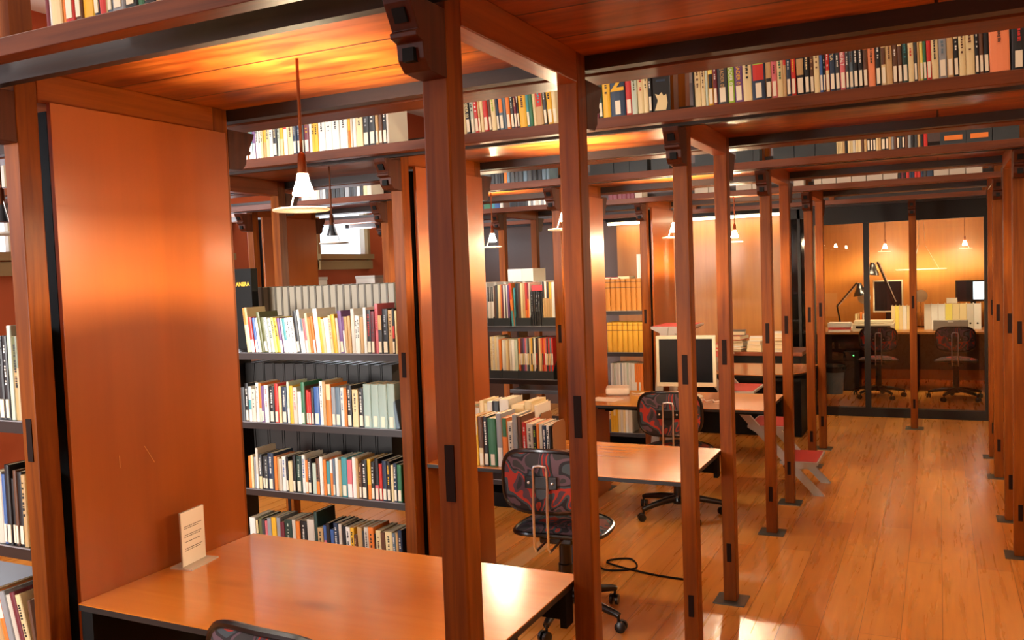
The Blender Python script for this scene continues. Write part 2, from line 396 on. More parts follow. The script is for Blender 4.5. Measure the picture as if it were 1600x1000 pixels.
# ------------------------------------------------------------------ decks and overhead shelves
DN = ['nearest', 'second', 'third', 'fourth', 'farthest']
for k in range(5):
    a, b = yn(k), yf(k)
    t = thing('timber_deck', 'overhead deck of lacquered boards, %s from the viewer' % DN[k], 'overhead deck', (0, a, ZSO), 0, 'overhead timber decks')
    MB().box(HX0, HX1, .0, (DEP+.070 if k < 4 else .60), .0, .022).build('boards', SOFF, t)
    MB().box(HX0, HX1, -.034, -.002, -.052, -.0235).build('edge_beam', DARKB, t)
    MB().box(HX0, HX1, -.030, -.002, -.0235, .022).build('edge_batten', DARKB, t)
    ye = DEP+.071 if k < 4 else .60
    MB().box(HX0, HX1, ye, ye+.045, -.040, .022).build('edge_beam', DARKB, t)
    for side in (0, 1):
        if side == 1 and k == 4: continue
        if side == 0: y0, w_, lab, z0 = a-.24, .052, 'dark edged overhead shelf before the %s deck' % DN[k], ZS-.042
        else: y0, w_, lab, z0 = b+.066+.085, .13, 'overhead shelf board behind the %s deck' % DN[k], 2.202
        s = thing('overhead_shelf', lab, 'shelf', (0, y0, z0), 0, 'overhead shelves along the decks')
        MB().box(HX0, HX1, 0, w_, 0, .042 if side == 0 else .036).build('board', FASC, s, bev=.002)
        if side == 0:   # the posts go on above the deck as dividers
            for xs in (XA, XP, XQ, XR):
                if (xs is XR and k < 2) or (xs is XQ and k == 0): continue
                MB().box(xs[0], xs[1], .238, .305, ZSO+.023-z0, ZSO+.40-z0).build('upright', POST, s)
                MB().box(xs[0]+.004, xs[0]+.052, .10, .166, .0425, .34).build('divider', POST, s)

# ------------------------------------------------------------------ desks
def desk(k, label, curved=False):
    a, b = yn(k)+.072, yf(k)+.058
    x0, x1 = -2.212, -.960
    t = thing('desk', label, 'desk', (x0, a, 0), 0, 'long desks between the timber frames')
    w_, d = x1-x0, b-a
    EDGEM = mat('dark_desk_edge', '#1c120d', .5)
    if curved:
        pr = [(0, 0), (w_-.30, -.18)] + [(w_-.02-.24+.24*math.sin(u), -.06+.24-.24*math.cos(u)-.02) for u in [R(20*i) for i in range(0, 5)]] + [(w_, d), (0, d)]
        MB().prism(pr, .7365, .74, 'z').build('tabletop', DESK, t); MB().prism(pr, .721, .7365, 'z').build('core_board', EDGEM, t)
    else:
        MB().box(0, w_, 0, d, .7365, .74).build('tabletop', DESK, t); MB().box(0, w_, 0, d, .720, .7365).build('core_board', EDGEM, t)
    MB().box(.05, w_-.02, d-.10, d-.075, .64, .720).build('rail', BLACKM, t)
    MB().box(.05, w_-.02, .30, .325, .66, .720).build('rail', BLACKM, t)
    if k == 0: MB().box(.003, .05, .004, d-.06, 0.0065, .720).build('support', BLACKM, t)  # black side board put in as the shade under the first desk
    else: MB().box(.0, .05, d-.12, d-.06, .60, .720).build('bracket', BLACKM, t)
    MB().box(w_-.02, w_, d-.11, d-.06, .62, .720).build('bracket', BLACKM, t)
    return t
desk(0, 'long orange desk with the small clear sign on it')
desk(1, 'glossy desk carrying two rows of books')
desk(2, 'orange desk carrying the pale framed monitor')
desk(3, 'rounded end desk nearest the glass office', curved=True)

# ------------------------------------------------------------------ books
LABELS = {}
class Row: pass
def size_words(t, h, hs):
    a = 'thick ' if t > .034 else ('slim ' if t < .013 else '')
    b = 'tall ' if h > hs*1.13 else ('short ' if h < hs*.87 else '')
    return a + b
_bookmesh = {}
def book(x, y, z, t, h, d, col, opts, lean=0, back=False):
    """upright book: spine to -y, left bottom corner at x"""
    c = MB()
    e = min(.0022, t*.16)
    nseg = 5
    # rounded spine
    pr = [(0, d)] + [(0, .004)] + [(t*.5-t*.5*math.cos(math.pi*i/nseg), .004-.004*math.sin(math.pi*i/nseg)) for i in range(1, nseg)] + [(t, .004), (t, d), (t-e, d), (t-e, .007), (e, .007), (e, d)]
    c.prism(pr, 0, h, 'z')
    o = c.build('book', bm_(col), None, (x, y, z))
    if lean: o.rotation_euler = (0, R(lean), 0)
    MB().box(e, t-e, .0072, d-.004, .0015, h-.0015).build('page_block', PAGES, o)
    for op in opts:
        if op[0] == 's':
            w_ = min(t*.62, .020); hh = .052
            MB().box(t/2-w_/2, t/2+w_/2, -.0012, .001, .006, .006+hh).build('spine_label', STICK, o)
        elif op[0] in 'TBM':
            lo, hi = {'T': (.62, .999), 'B': (.001, .36), 'M': (.34, .62)}[op[0]]
            pb = [(t*.02, .004)] + [(t*.5-t*.48*math.cos(math.pi*i/nseg), .004-.0048*math.sin(math.pi*i/nseg)) for i in range(1, nseg)] + [(t*.98, .004)]
            MB().prism(pb, h*lo, h*hi, 'z').build('cover_band', bm_(op[1]), o)
        elif op[0] == 't':
            mk = MB(); zz = h*.90; rnd = random.Random(int(abs(x*9999)+abs(z*77)))
            wd = min(t*.34, .010)
            while zz > h*.42:
                l = rnd.uniform(.003, .008)
                if rnd.random() < .78: mk.box(t/2-wd*rnd.uniform(.3, .5), t/2+wd*rnd.uniform(.3, .5), -.0013, .0005, zz-l, zz)
                zz -= l + rnd.uniform(.0012, .004)
            mk.build('spine_title', mat('ink_'+CNAME[op[1]].replace(' ', '_'), COLS[op[1]], .6), o)
        elif op[0] == 'X':
            body, cc = op[1:].split('|')[0], op[1:].split('|')[1]
            v, f = text_mb(body, 1.0, .012)
            L_ = max(p.x for p in v)-min(p.x for p in v); hg = max(p.y for p in v)-min(p.y for p in v)
            x_ = min(p.x for p in v); y_ = min(p.y for p in v)
            if body == '2':
                sc = h*.40/hg
                vv = [((p.x-x_)*sc+t/2-L_*sc/2, -.0014, h*.45+(p.y-y_)*sc) for p in v]
            else:
                sc = min(t*.62/hg, h*.66/L_)
                vv = [(t/2-hg*sc/2+(p.y-y_)*sc, -.0014, h*.95-(p.x-x_)*sc) for p in v]
            MB().add(vv, f).build('spine_title', mat('ink_'+CNAME[cc].replace(' ', '_'), COLS[cc], .6), o)
    return o
ALLROWS = []
def row(spec, y, z, umax, place, group, hs=.205, depth=.15, lean=0, jit=.006, name='book', cat='book', noun='book'):
    """spec: 'u:col:h%:opts' tokens, each book ends where the next starts"""
    toks = [q.split(':') for q in spec.split()]
    us = [float(q[0]) for q in toks] + [umax]
    rec = []
    rnd = random.Random(len(spec))
    for i, q in enumerate(toks):
        if q[1] == '_': continue
        x0, x1 = ax(us[i], y, z), ax(us[i+1], y, z)
        t = (x1-x0)*.97
        h = hs*(float(q[2])/100 if len(q) > 2 and q[2] else 1.0)*(1+rnd.uniform(-.01, .01))
        ops = [s.replace('_', ' ') for s in q[3].split(',')] if len(q) > 3 and q[3] else []
        le = lean
        for s in ops:
            if s[0] == 'L': le = float(s[1:])
        ca = math.cos(R(le))
        o = book(x0, y+rnd.uniform(0, jit), z+.0004, max(t*ca, .003), h, depth*(1+rnd.uniform(-.06, .04)), q[1], [s for s in ops if s[0] != 'L'], le)
        o.name = name
        rec.append([o, q[1], t, h, ops])
    labels(rec, place, group, hs, noun, cat)
    return [r[0] for r in rec]
def labels(rec, place, group, hs, noun, cat):
    n = len(rec)
    def base(r, lvl):
        o, c, t, h, ops = r
        s = size_words(t, h, hs) if lvl >= 1 else ''
        b = [p for p in ops if p[0] in 'TMB' and p[1] != c]
        tx = [p for p in ops if p[0] == 'X']
        s += CNAME[c] + ' ' + noun
        if b: s += ' with %s %s' % (CNAME[b[0][1]], {'T': 'top', 'M': 'band', 'B': 'foot'}[b[0][0]])
        elif tx: s += ' with large %s lettering' % CNAME[tx[0].split('|')[1]]
        return s
    done = [None]*n
    for lvl in range(4):
        cand = {}
        for i, r in enumerate(rec):
            if done[i]: continue
            s = base(r, 1)
            if lvl >= 1:
                a = CNAME[rec[i-1][1]] if i else None; b = CNAME[rec[i+1][1]] if i < n-1 else None
                if a and b: s += (' between %s and %s' % (a, b)) if a != b else ' between two %s ones' % a
                else: s += ' at the row end beside %s' % (a or b)
            s += ' on ' + place
            cand.setdefault(s, []).append(i)
        full = {}
        for i, r in enumerate(rec): full.setdefault(base(r, 1), []).append(i)
        for s, ids in cand.items():
            if lvl == 0:
                if len(ids) == 1: done[ids[0]] = s
            elif lvl == 1:
                if len(ids) == 1: done[ids[0]] = s
            else:
                for j, i in enumerate(ids):
                    done[i] = ('first', 'second', 'third', 'fourth', 'fifth', 'sixth', 'seventh', 'eighth', 'ninth', 'tenth')[min(j, 9)] + ' ' + s
    for r, s in zip(rec, done):
        if len(s.split()) > 16: s = s.replace(' between', ',', 1) if len(s.split()) == 17 else ' '.join(p for p in s.split() if p not in ('the', 'and', 'with', 'book'))
        tag(r[0], s, cat, group)

# nearest overhead shelf, top left
row('69:m:96 75:w:101 80:c:100:tu 96:o:100:To 102:r:103:s,tc 116:u:98:s,tk 127:y:103:tk 144:n:99:s 153:c:100:Tr,Br 165:q:101:s 173:s:104:Mz,s 193:k:103:s,tw 213:g:100:tw '
    '224:k:103:s,Tr 242:e:98 250:w:99 260:c:101:tk 282:c:97 292:h:96 303:c:99 313:d:98:s 320:c:98 340:n:100:s 352:c:101 366:r:99:s 380:k:103:s 396:c:98 410:y:100 424:h:101 440:e:97 455:k:102:s 470:c:99 486:u:100 500:c:98 520:g:101 536:k:100 556:c:100',
    yn(0)-.238, ZS, 575, 'the nearest overhead shelf', 'books on the nearest overhead shelf', hs=.215, lean=-2)
# overhead shelf on the second deck: left stretch
S2 = yn(1)-.238
row('372.5:a:66:L-3 377:a:70:L-3 380:w:72:L-3 383:o:96:Bw 387.5:t:100:Bw,ta 394.6:l:100:Bw 399.5:w:94:td 404:w:94:tk 407.5:c:94:tu 411.5:y:98:Be 416:c:100:td 421:w:101:Tr,tn 427:k:101:s,tc 434:a:100:tk 438:y:106:Bc 443:w:97:Tr 449:c:101:tu 457.5:n:103:s,ts '
    '463.5:n:103:s,ts 470:d:103:s 475:m:103:s,ty 483:w:96 487.5:y:96:tk 492:y:98:tk 498:w:103:td 509:w:104:td 520:w:105:td 531:w:106:td 543.5:y:106:Bo 548:h:104 551.5:w:103:Tr 556.5:c:106:td 567:k:107:s,ts 576.5:k:107:s,Tk,tw 587.5:e:106:s 592:u:104:s 598:k:107:s,tw 604.5:h:104',
    S2, ZS, 608.5, 'the shelf behind the lit lamp', 'books on the overhead shelf behind the lit lamp', hs=.20, lean=-.6)
# between the two big posts
row('706:c:90 713:e:95 718:c:94:tk 722.5:c:98:tk 729:k:100:Xsarai_READER_02|c,s 736:a:100:s,tk 742:r:102:s,tw 748.5:e:100:s 752:c:101 757:r:102:s 764:u:101:s,Tk 769:c:103:ti 776.5:n:103:s 781:q:103:Mo,s 788:q:102 792.5:o:103:s 798.5:d:104:s,ta 804:m:104:s,te 808.5:k:104:s,tw '
    '812:y:101:tu 824:t:108:s 829:g:108 834:c:103 839:e:109:Mr,tt 850.5:d:108:s,tw 856:y:103:s,tk 864.5:c:103:To,s', S2, ZS, 871, 'the overhead shelf between the big posts',
    'books on the overhead shelf between the big posts', hs=.198, lean=-4)
# right of the second post
row('929:n:92:s 932:m:78 936:j:100:s,tv 942.5:y:102:tk 954.5:n:103:X2|y,s 978:r:104:s 988:a:102:tv 996.5:c:104:tr 1007:c:104:tk 1014:k:98:s,tw', S2, ZS, 1019.5, 'the overhead shelf right of second post',
    'books on the overhead shelf right of the second post', hs=.203, lean=-1.5)
o = MB().box(0, .062, 0, .02, 0, .195).build('book', bm_('k'), None, (ax(1020.5, S2, ZS), S2+.004, ZS+.0004), R(6))
tag(o, 'black book turned cover outward, red title and pale drawing, overhead', 'book')
MB().box(.006, .050, -.0012, .001, .128, .150).build('cover_title', bm_('r'), o)
MB().box(.012, .046, -.0012, .001, .110, .118).build('cover_subtitle', bm_('n'), o)
MB().prism([(.006, .004), (.018, .040), (.008, .066), (.022, .060), (.032, .070), (.040, .056), (.050, .062), (.054, .030), (.048, .004)], -.0012, .001, 'y').build('cover_picture', bm_('c'), o)
o = MB().tube([(0, 0, .03), (.001, -.002, -.01), (.0, 0, -.055)], .0022, 6).build('bookmark_ribbon', bm_('l'), None, (-.99, yn(0)-.244, ZS)); tag(o, 'purple bookmark ribbon hanging from the nearest overhead shelf', 'ribbon')
# long stretch above the aisle
SD = ('1083:k:92 1086:c:88:tu 1096:c:90:tu 1103:a:93 1107.5:y:96:Tz,Mk,s 1115.5:m:96:s,tw 1122:d:99:Xsarai_READER_05|e,s 1138.5:i:101:Xsarai_READER_02|w,s 1148.5:l:102:Xsarai_READER_01|y,s 1162:c:103:tk 1176:n:105:Ti,Mr,s 1197:e:104:Bk,s 1206.5:p:106:tm,s 1215:c:88:tg 1225:e:94:Tr '
      '1230:n:105:s,tw 1237:r:106:s,ty 1244.5:k:107:Me,s 1258:k:107:s,tc 1266:u:106:s,te 1273:c:106:tu 1282:b:106:s 1287:k:105:s,tw 1291:r:106:s,Bc,tw 1297.5:n:107:XGARGANTUA|c,s 1306:d:106:s,tw 1313.5:p:107:XMIMESIS_and_ALT|w,s 1322.5:d:107:s,tw 1327.5:q:107:s,tu 1334.5:k:107:s,tw '
      '1342:k:107:s,tw 1349.5:u:107:To,s 1357:f:108:tu 1369:k:105:s,tw 1377.5:c:106:Mu,s 1386:e:107:tu 1395.5:u:105:s,tw 1403.5:u:106:Tc,s 1411:j:107:s,tt 1420:c:107:tr 1429:d:105:s 1434.5:e:92 1438:z:106:Tc,s 1443.5:g:107:s 1449:r:93:s 1456.5:c:88:tk 1467.5:s:107:s,tq 1481:e:104:s '
      '1491:k:104:Tc,s,tw 1499.5:c:98:tu 1510:c:99:tu 1524.5:k:108:s,tw 1531:u:108:s 1538:k:108:Xroth|c,s 1547:f:108:tu')
row(SD, S2, ZS, 1580, 'the long overhead shelf above the aisle', 'books on the long overhead shelf above the aisle', hs=.188, lean=-1.6)
b = row('1581:k:112:tr,s', S2, ZS, 1604, 'the long aisle shelf, rightmost and thick', 'books on the long overhead shelf above the aisle', hs=.188)
# ------------------------------------------------------------------ bookcases
def bookcase(k, label, zs):
    x0, x1 = XQ[1], XP[0]
    t = thing('bookcase', label, 'bookcase', (x0, yn(k), 0), 0, 'open double sided bookcases')
    w_ = x1-x0
    for z in zs:
        b_ = MB().box(.0, w_, .004, .62, z-.036, z).build('shelf', SHELF, t)
        MB().box(.0, w_, .0, .004, z-.003, z).build('worn_edge', EDGE, b_)  # worn laminate line, its thin highlight put into the pale colour
    MB().box(.06, w_-.06, .03, .60, 0, .10).build('plinth', BLACKM, t)
    for xx in (.0, w_-.018): MB().box(xx, xx+.018, .20, .40, .0, 1.2362).build('upright', SHELF, t)
    return t
ZSH = [1.272, .9094, .5551, .20]
bookcase(0, 'open bookcase left of the wide orange panel', ZSH)
bookcase(1, 'tall open bookcase full of books beyond the sign desk', ZSH)
bookcase(2, 'open bookcase of magazine files behind book covered desk', ZSH)
bookcase(3, 'open bookcase of yellow bound volumes', ZSH)
B1 = yn(1)+.008
row('386:c:110:To,L-6 393:r:86:Bw,L-6 399:b:84:Bw,L-6 403.5:w:84:L-6 408:v:98:L-8 413.5:v:86:s,L-8 419.5:w:85:tn,L-8 424:a:84:tk,L-8 429:z:84:tk,L-8 433.5:y:84:tk,L-8 438.5:l:84:Bw,L-7 443:w:83:L-7 446:t:83:Bw,L-7 450.5:w:84:td,L-7 454:w:84:td,L-7 458.5:w:84:tk,L-7 464:k:100:s,L-6 '
    '470:w:104:L-6 474:w:82:Tq,L-6 478:p:82:Bw,L-6 482:c:94:L-6 486:o:84:L-6 490:o:86:Bw,L-6 494:w:104:L-5 501:y:84:L-5 506:c:80:L-5 510.5:w:82:L-5 518:c:88:tp,L-5 522:y:90:L-5 528:h:82:L-4 532:l:98:s,L-4 538:w:84:Tl,L-3 541:e:84:L-2 545:e:86:L-2 549.5:h:102:L-1 555:w:88:td 559:w:86:td 563:e:84 568:w:104 '
    '573:k:100:s,tr 580.5:m:96:s,td 586.5:p:112:tr 591.5:d:86:Te,s 598:k:100:s,ts 607:e:98:tu 614:k:100:Mr,s 618:c:96', B1, ZSH[0], 621, 'the top shelf beyond the desk', 'books on the top shelf of the tall bookcase', hs=.212)
row('371:h:88:To 378:d:92 384:k:102:s,tw 389.5:w:94:Mt 394.5:h:88:td 400.5:w:104:tk 405:o:102:Ba 409.5:l:96:s 414:w:98:tp 421:k:96:s,tw 430:r:103:s 436:c:98 440.5:n:96:s,tw 449:a:110:Bw 453:y:100 458.5:h:96:tp 465:w:84 471.5:g:110:s 477.5:u:100 478.5:r:90:s 483:r:84:s 487:d:96:s 491:b:98:s 500:w:112:tq 505.5:e:112 '
    '510.5:o:106:Tc 518.5:s:98:s 525:q:100:s 533:w:98:tb 538.5:o:98 543:k:104:s,tw 551:c:94:td 560.5:k:98:s,tw 568.5:x:108:s 580.5:x:109:s 593:x:110:s 606:x:111:s 618:q:100:L-10', B1, ZSH[1], 624.5, 'the second shelf beyond the desk', 'books on the second shelf of the tall bookcase', hs=.195)
row('389:o:92 393:c:94 397:s:90 401:h:116:Bw 405:d:98:Bc,tw 410.5:k:94:s 415:d:94:s,tw 419.5:n:104:s,tw 429:o:96 434:e:94 437.5:h:90 441.5:w:98:tb 447.5:k:96:s 451.5:c:86 458:k:104:s 463:j:102:s,ta 472:w:104:tb 477.5:o:92:s 482:k:98:s,tw 488:a:84 494.5:u:98:Bo,tk 500.5:w:104:Bw 506:o:98 510.5:t:92:s 516:o:98:Tw 520.5:q:100:s '
    '524.5:w:104 529.5:e:100 534:t:106:Mt,s 543:p:100:Bw 551:w:110 557:e:108 561:u:94:s,te 566:k:104:s,tw 574.5:y:108:Bo 580.5:k:100:s,tw 586.5:k:110:Bp,s 593:r:96:s 598:n:106:s 605:k:104:s,ty 611:c:96 615.5:n:102:s,tw 621:g:98:s', B1, ZSH[2], 628, 'the third shelf beyond the desk', 'books on the third shelf of the tall bookcase', hs=.185)
row('393:w:96 402:k:90:Tc 406:v:96 411.5:d:94 416:p:90 420.5:s:98 427:y:102 434.5:s:102 440.5:m:92 447:j:100:ta 459:h:102 464.5:o:98 471:k:100:tw 482:h:106 493.5:j:128 499:e:90:tk 507.5:b:96:Mp 512.5:k:104 518:b:88 524:n:106:Tn,tw 531.5:h:104 536.5:k:100 542.5:w:98:td 549.5:y:98:tk 555.5:u:82:te 560.5:e:102 568:d:92 571.5:h:104:td 578.5:o:104:tk '
    '587:k:90 589.5:c:98:tu 598:u:96 604.5:c:98:tk 616:q:98:tw 621:e:98 625:n:106:tw', B1, ZSH[3], 631, 'the bottom shelf beyond the desk', 'books on the bottom shelf of the tall bookcase', hs=.205, lean=-1.5)
# bookcase behind the wide panel's near post
B0 = yn(0)+.008
row('-20:c:100 -9:k:104:s,tw 0:k:104:s,XLa_imagen|w 10:k:104:s,tw 17.5:a:116 24:e:104:Tv,tk 33:s:106:Bw 39:e:102:Th', B0, ZSH[0], 46, 'the shelf left of the wide panel', 'books on the left bookcase upper shelf', hs=.228)
row('-24:e:90 -6:h:100 6:b:96:s 12:k:110:s 20:k:92:s 24.5:u:103:s 30:k:102:s 38:e:98:tk 44.5:c:98:td 50:h:96:Te,tn', B0, ZSH[1], 58, 'the lower left bookcase shelf', 'books on the left bookcase middle shelf', hs=.21)
row('-2:e:100:tr,L-14 12:o:100:Tw,L-14 20:s:102:L-14 30:h:100:s,L-14 38:m:104:s,L-15 47:c:104:tk,L-15 56:u:96:L-8 62:w:100:L-2', B0, ZSH[2], 66, 'the bottom left shelf, leaning', 'leaning books on the left bookcase bottom shelf', hs=.205)
for i, (x0, h) in enumerate(((-3.05, .20), (-2.78, .23), (-2.56, .22))):
    o = MB().box(0, .20, 0, .24, 0, h).build('storage_box', BLACKM, None, (x0, yn(0)+.34, ZSH[0]+.0004), bev=.003)
    tag(o, ['black storage box at the frame edge atop the left bookcase', 'middle black storage box atop the left bookcase', 'black storage box beside the nearest left post'][i], 'box', 'black boxes on the left bookcase')

# back row of beige bound volumes facing the other side
def volumes(k, u0, u1, n, z, h, col, place, group, y=None, lab='bound volume', dark=False):
    yy = yn(k)+.34 if y is None else y
    xa, xb = ax(u0, yy, z), ax(u1, yy, z)
    t = (xb-xa)/n; rec = []
    words_ = ['first', 'second', 'third', 'fourth', 'fifth', 'sixth', 'seventh', 'eighth', 'ninth', 'tenth', 'eleventh', 'twelfth', 'thirteenth', 'fourteenth', 'fifteenth', 'sixteenth', 'seventeenth', 'eighteenth', 'nineteenth', 'twentieth',
              'twenty-first', 'twenty-second', 'twenty-third', 'twenty-fourth']
    proto = None
    for i in range(n):
        if proto is None:
            c = MB().box(0, t*.10, 0, .24, 0, h).box(t*.86, t*.96, 0, .24, 0, h).box(0, t*.96, .234, .24, 0, h)
            proto = c.build('bound_volume', bm_(col), None)
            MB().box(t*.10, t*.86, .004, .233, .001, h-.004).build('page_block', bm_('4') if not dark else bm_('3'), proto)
            o = proto
        else: o = copy_tree(proto)
        o.location = (xa+i*t, yy, z+.0004)
        if i == n-1: o['label'] = 'last %s before the post %s' % (lab, place)
        else: o['label'] = '%s %s along %s' % (words_[i], lab, place)
        o['category'] = 'bound volume'; o['group'] = group
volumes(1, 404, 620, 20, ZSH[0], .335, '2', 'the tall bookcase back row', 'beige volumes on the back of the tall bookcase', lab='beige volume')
volumes(1, 384, 616, 14, ZSH[1], .27, '3', 'the shadowed second shelf back', 'shadowed volumes on the second shelf back', lab='dark volume', dark=True)  # shade of the shelf backs is put into these dark covers and pages
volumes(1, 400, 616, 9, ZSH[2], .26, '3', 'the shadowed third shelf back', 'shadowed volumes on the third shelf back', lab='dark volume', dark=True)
o = MB().box(0, .115, 0, .05, 0, .44).build('black_folder', BLACKM, None, (ax(373, yn(1)+.20, 1.272), yn(1)+.20, ZSH[0]+.0004))
tag(o, 'tall black folder with yellow letters beside the orange panel', 'folder')
v, f = text_mb('ANERA', .03, .0008)
MB().add([(p.x+.006, -.0012, p.y+.345) for p in v], f).build('cover_title', bm_('y'), o)
# white boxes on the low cabinets at the terracotta wall
t = thing('low_cabinet', 'long low cabinet against the terracotta wall', 'cabinet', (-5.8, 5.9, 0))
MB().box(0, .40, 0, 2.9, 0, 1.56).build('body', bm_('u'), t)
for i in range(4): MB().box(.40, .415, .03+i*.72, .70+i*.72, .08, 1.52).build('door', bm_('e'), t)
for i, (ya, l, lab) in enumerate(((6.17, .27, 'white carton behind the dark grey post'), (6.62, .44, 'long white carton seen under the high window'), (7.88, .40, 'cream carton at the right below the window'))):
    o = MB().box(0, .25, 0, l, 0, .10).build('carton', PAPER, None, (-5.75, ya, 1.5602), bev=.004); tag(o, lab, 'box', 'white cartons on the low cabinet')
    MB().box(-.004, .254, -.004, l+.004, .075, .104).build('lid', bm_('h'), o)

# ------------------------------------------------------------------ magazine files and magazines
def magazine_file(x, y, z, w_, label, group, h=.26, lip=.056):
    t = thing('magazine_file', label, 'magazine file', (x, y, z+.0004), 0, group)
    MB().box(0, w_, 0, .003, 0, lip).build('front_lip', SLATE, t)
    MB().box(0, w_, .003, .22, 0, .003).build('base', SLATE, t)
    pr = [(.003, .003), (.22, .003), (.22, h), (.15, h), (.003, lip)]
    for xx in (0, w_-.003): MB().prism(pr, xx, xx+.003, 'x').build('side', SLATE, t)
    MB().box(.003, w_-.003, .217, .22, .003, h).build('back', SLATE, t)
    return t
def mags(spec, y, z, umax, place, group, hs=.27, noun='magazine', depth=.19):
    return row(spec, y, z, umax, place, group, hs=hs, depth=depth, jit=.003, name='magazine', cat='magazine', noun=noun)
B2 = yn(2)+.006
for u0, u1, lab in ((762, 771.5, 'slate magazine file at the panel end, upper row'), (772, 797, 'slate magazine file with lilac magazine, upper row'), (806, 829.5, 'slate magazine file with red topped magazines'), (848, 868.5, 'slate magazine file at the post end, upper row')):
    xa, xb = ax(u0, B2, ZSH[0]), ax(u1, B2, ZSH[0]); magazine_file(xa, B2, ZSH[0], xb-xa, lab, 'slate magazine files')
GM = 'magazines on the upper shelf behind the book covered desk'
mags('763:w:100:Tk 766.5:h:100:Tk 769:w:100:Tk 772.5:u:102 775:d:103 777:d:102 779.2:c:104 783:o:104 785:m:104 787.5:w:103 790:d:103 792:w:103 794:l:103', B2+.008, ZSH[0]+.004, 797, 'the upper magazine shelf', GM)
mags('799.5:o:110:Tr,Bt,L-3 803.5:t:96', B2+.004, ZSH[0], 806, 'the upper magazine shelf, leaning out', GM)
mags('806.5:k:106 809:d:106 811.5:u:105 814.5:c:107 818:e:107 821.5:r:107:Bo 825:o:107:Tm 827.5:w:106', B2+.008, ZSH[0]+.004, 829, 'the upper magazine shelf middle', GM)
row('830:k:88:ts 834:k:88:tu 837.5:k:88:ts 841.5:k:87:ts 845:k:87', B2+.004, ZSH[0], 848, 'the magazine shelf, all black', 'black volumes among the magazine files', hs=.265, depth=.19)
mags('848.5:e:108:Tk 852:e:108:Tw 855.5:e:108:Tk 859:e:107:Ty 863:w:107:Tw', B2+.008, ZSH[0]+.004, 868, 'the upper magazine shelf near post', GM)
o = MB().box(0, .085, 0, .19, 0, .040).build('book', bm_('r'), None, (ax(830.5, B2+.01, 1.51), B2+.012, ZSH[0]+.2365)); tag(o, 'red book lying flat on the black volumes', 'book')
for u0, u1, lab in ((766, 784, 'slate magazine file with ivory magazines, lower row'), (785, 810, 'slate magazine file with white magazines, lower row'), (810.5, 837.5, 'slate magazine file with striped magazines, middle of lower row'), (838, 865, 'slate magazine file with striped magazines beside the post')):
    xa, xb = ax(u0, B2, ZSH[1]), ax(u1, B2, ZSH[1]); magazine_file(xa, B2, ZSH[1], xb-xa, lab, 'slate magazine files', h=.2)
GM2 = 'magazines on the lower shelf behind the book covered desk'
mags('767:c:108:te 770.5:h:108:te 774:c:108 777:h:107 780.5:o:100', B2+.008, ZSH[1]+.004, 784, 'the lower magazine shelf', GM2, hs=.265)
mags('785.5:w:100 788.5:h:100 791.5:c:100 794.5:e:100 797:h:100 800.5:w:100 805:a:100', B2+.008, ZSH[1]+.004, 809.5, 'the lower magazine shelf', GM2, hs=.265)
mags('811:o:104:Mc 814:m:104:Mw 816.3:d:104:Mc 818.5:l:104:Mc 821:p:104:Mw 823.3:s:104:Mw 825.5:d:104:Mc 828:c:104 830.5:y:104:Md 833:d:104:Mw 835:w:104', B2+.008, ZSH[1]+.004, 837.4, 'the lower striped magazine shelf', GM2, hs=.265)
mags('838.5:k:104:Mr 840.7:u:104 843:c:104 845.5:e:104:To 848:r:104:Mk 850.3:o:104:Mr 852.6:p:104:Mw 855:d:104:Mc 857.5:r:104:Mc 860:q:104:Mc 862.5:r:104:Mw', B2+.008, ZSH[1]+.004, 865, 'the striped magazine shelf near post', GM2, hs=.265)
volumes(2, 690, 868, 12, ZSH[0], .30, 'h', 'the magazine bookcase back row', 'ivory volumes on the back of the magazine bookcase', lab='ivory volume')
o = MB().box(0, .20, 0, .22, 0, .09).build('carton', PAPER, None, (ax(795, yn(2)+.36, 1.6), yn(2)+.35, ZSH[0]+.301)); tag(o, 'white carton on the magazine bookcase back row', 'box')
MB().box(.0, .11, -.002, .0, .0, .09).build('front_label', bm_('w'), o)
# yellow bound volumes
B3 = yn(3)+.01
def runs(u0, u1, n, z, h, col, place, group, y=B3):
    xa, xb = ax(u0, y, z), ax(u1, y, z); t = (xb-xa)/n
    proto = None
    od = ['first', 'second', 'third', 'fourth', 'fifth', 'sixth', 'seventh', 'eighth']
    for i in range(n):
        if proto is None:
            m = MB(); pr = [(0, .2)] + [(t*.48-t*.48*math.cos(math.pi*j/8), .012-.012*math.sin(math.pi*j/8)) for j in range(9)] + [(t*.96, .2)]
            m.prism(pr[::1], 0, h, 'z'); proto = m.build('bound_volume', mat('binding_'+col, {'ochre': '#b5742a', 'gold': '#d09a2e'}[col], .5), None)
            bd = MB()
            for zz in (.72, .9): bd.prism([(t*.48-t*.485*math.cos(math.pi*j/8), .012-.0128*math.sin(math.pi*j/8)) for j in range(9)], h*zz, h*zz+.006, 'z')
            bd.build('spine_bands', bm_('u'), proto); o = proto
        else: o = copy_tree(proto)
        o.location = (xa+i*t, y, z+.0004); o['group'] = group; o['category'] = 'bound volume'
        o['label'] = '%s %s bound volume counting rightward on %s' % (od[i], col, place)
runs(946, 1003, 7, ZSH[0], .275, 'ochre', 'the upper volume shelf', 'ochre volumes on the upper volume shelf')
runs(949, 1006, 7, ZSH[1], .26, 'gold', 'the second volume shelf', 'gold volumes on the second volume shelf')
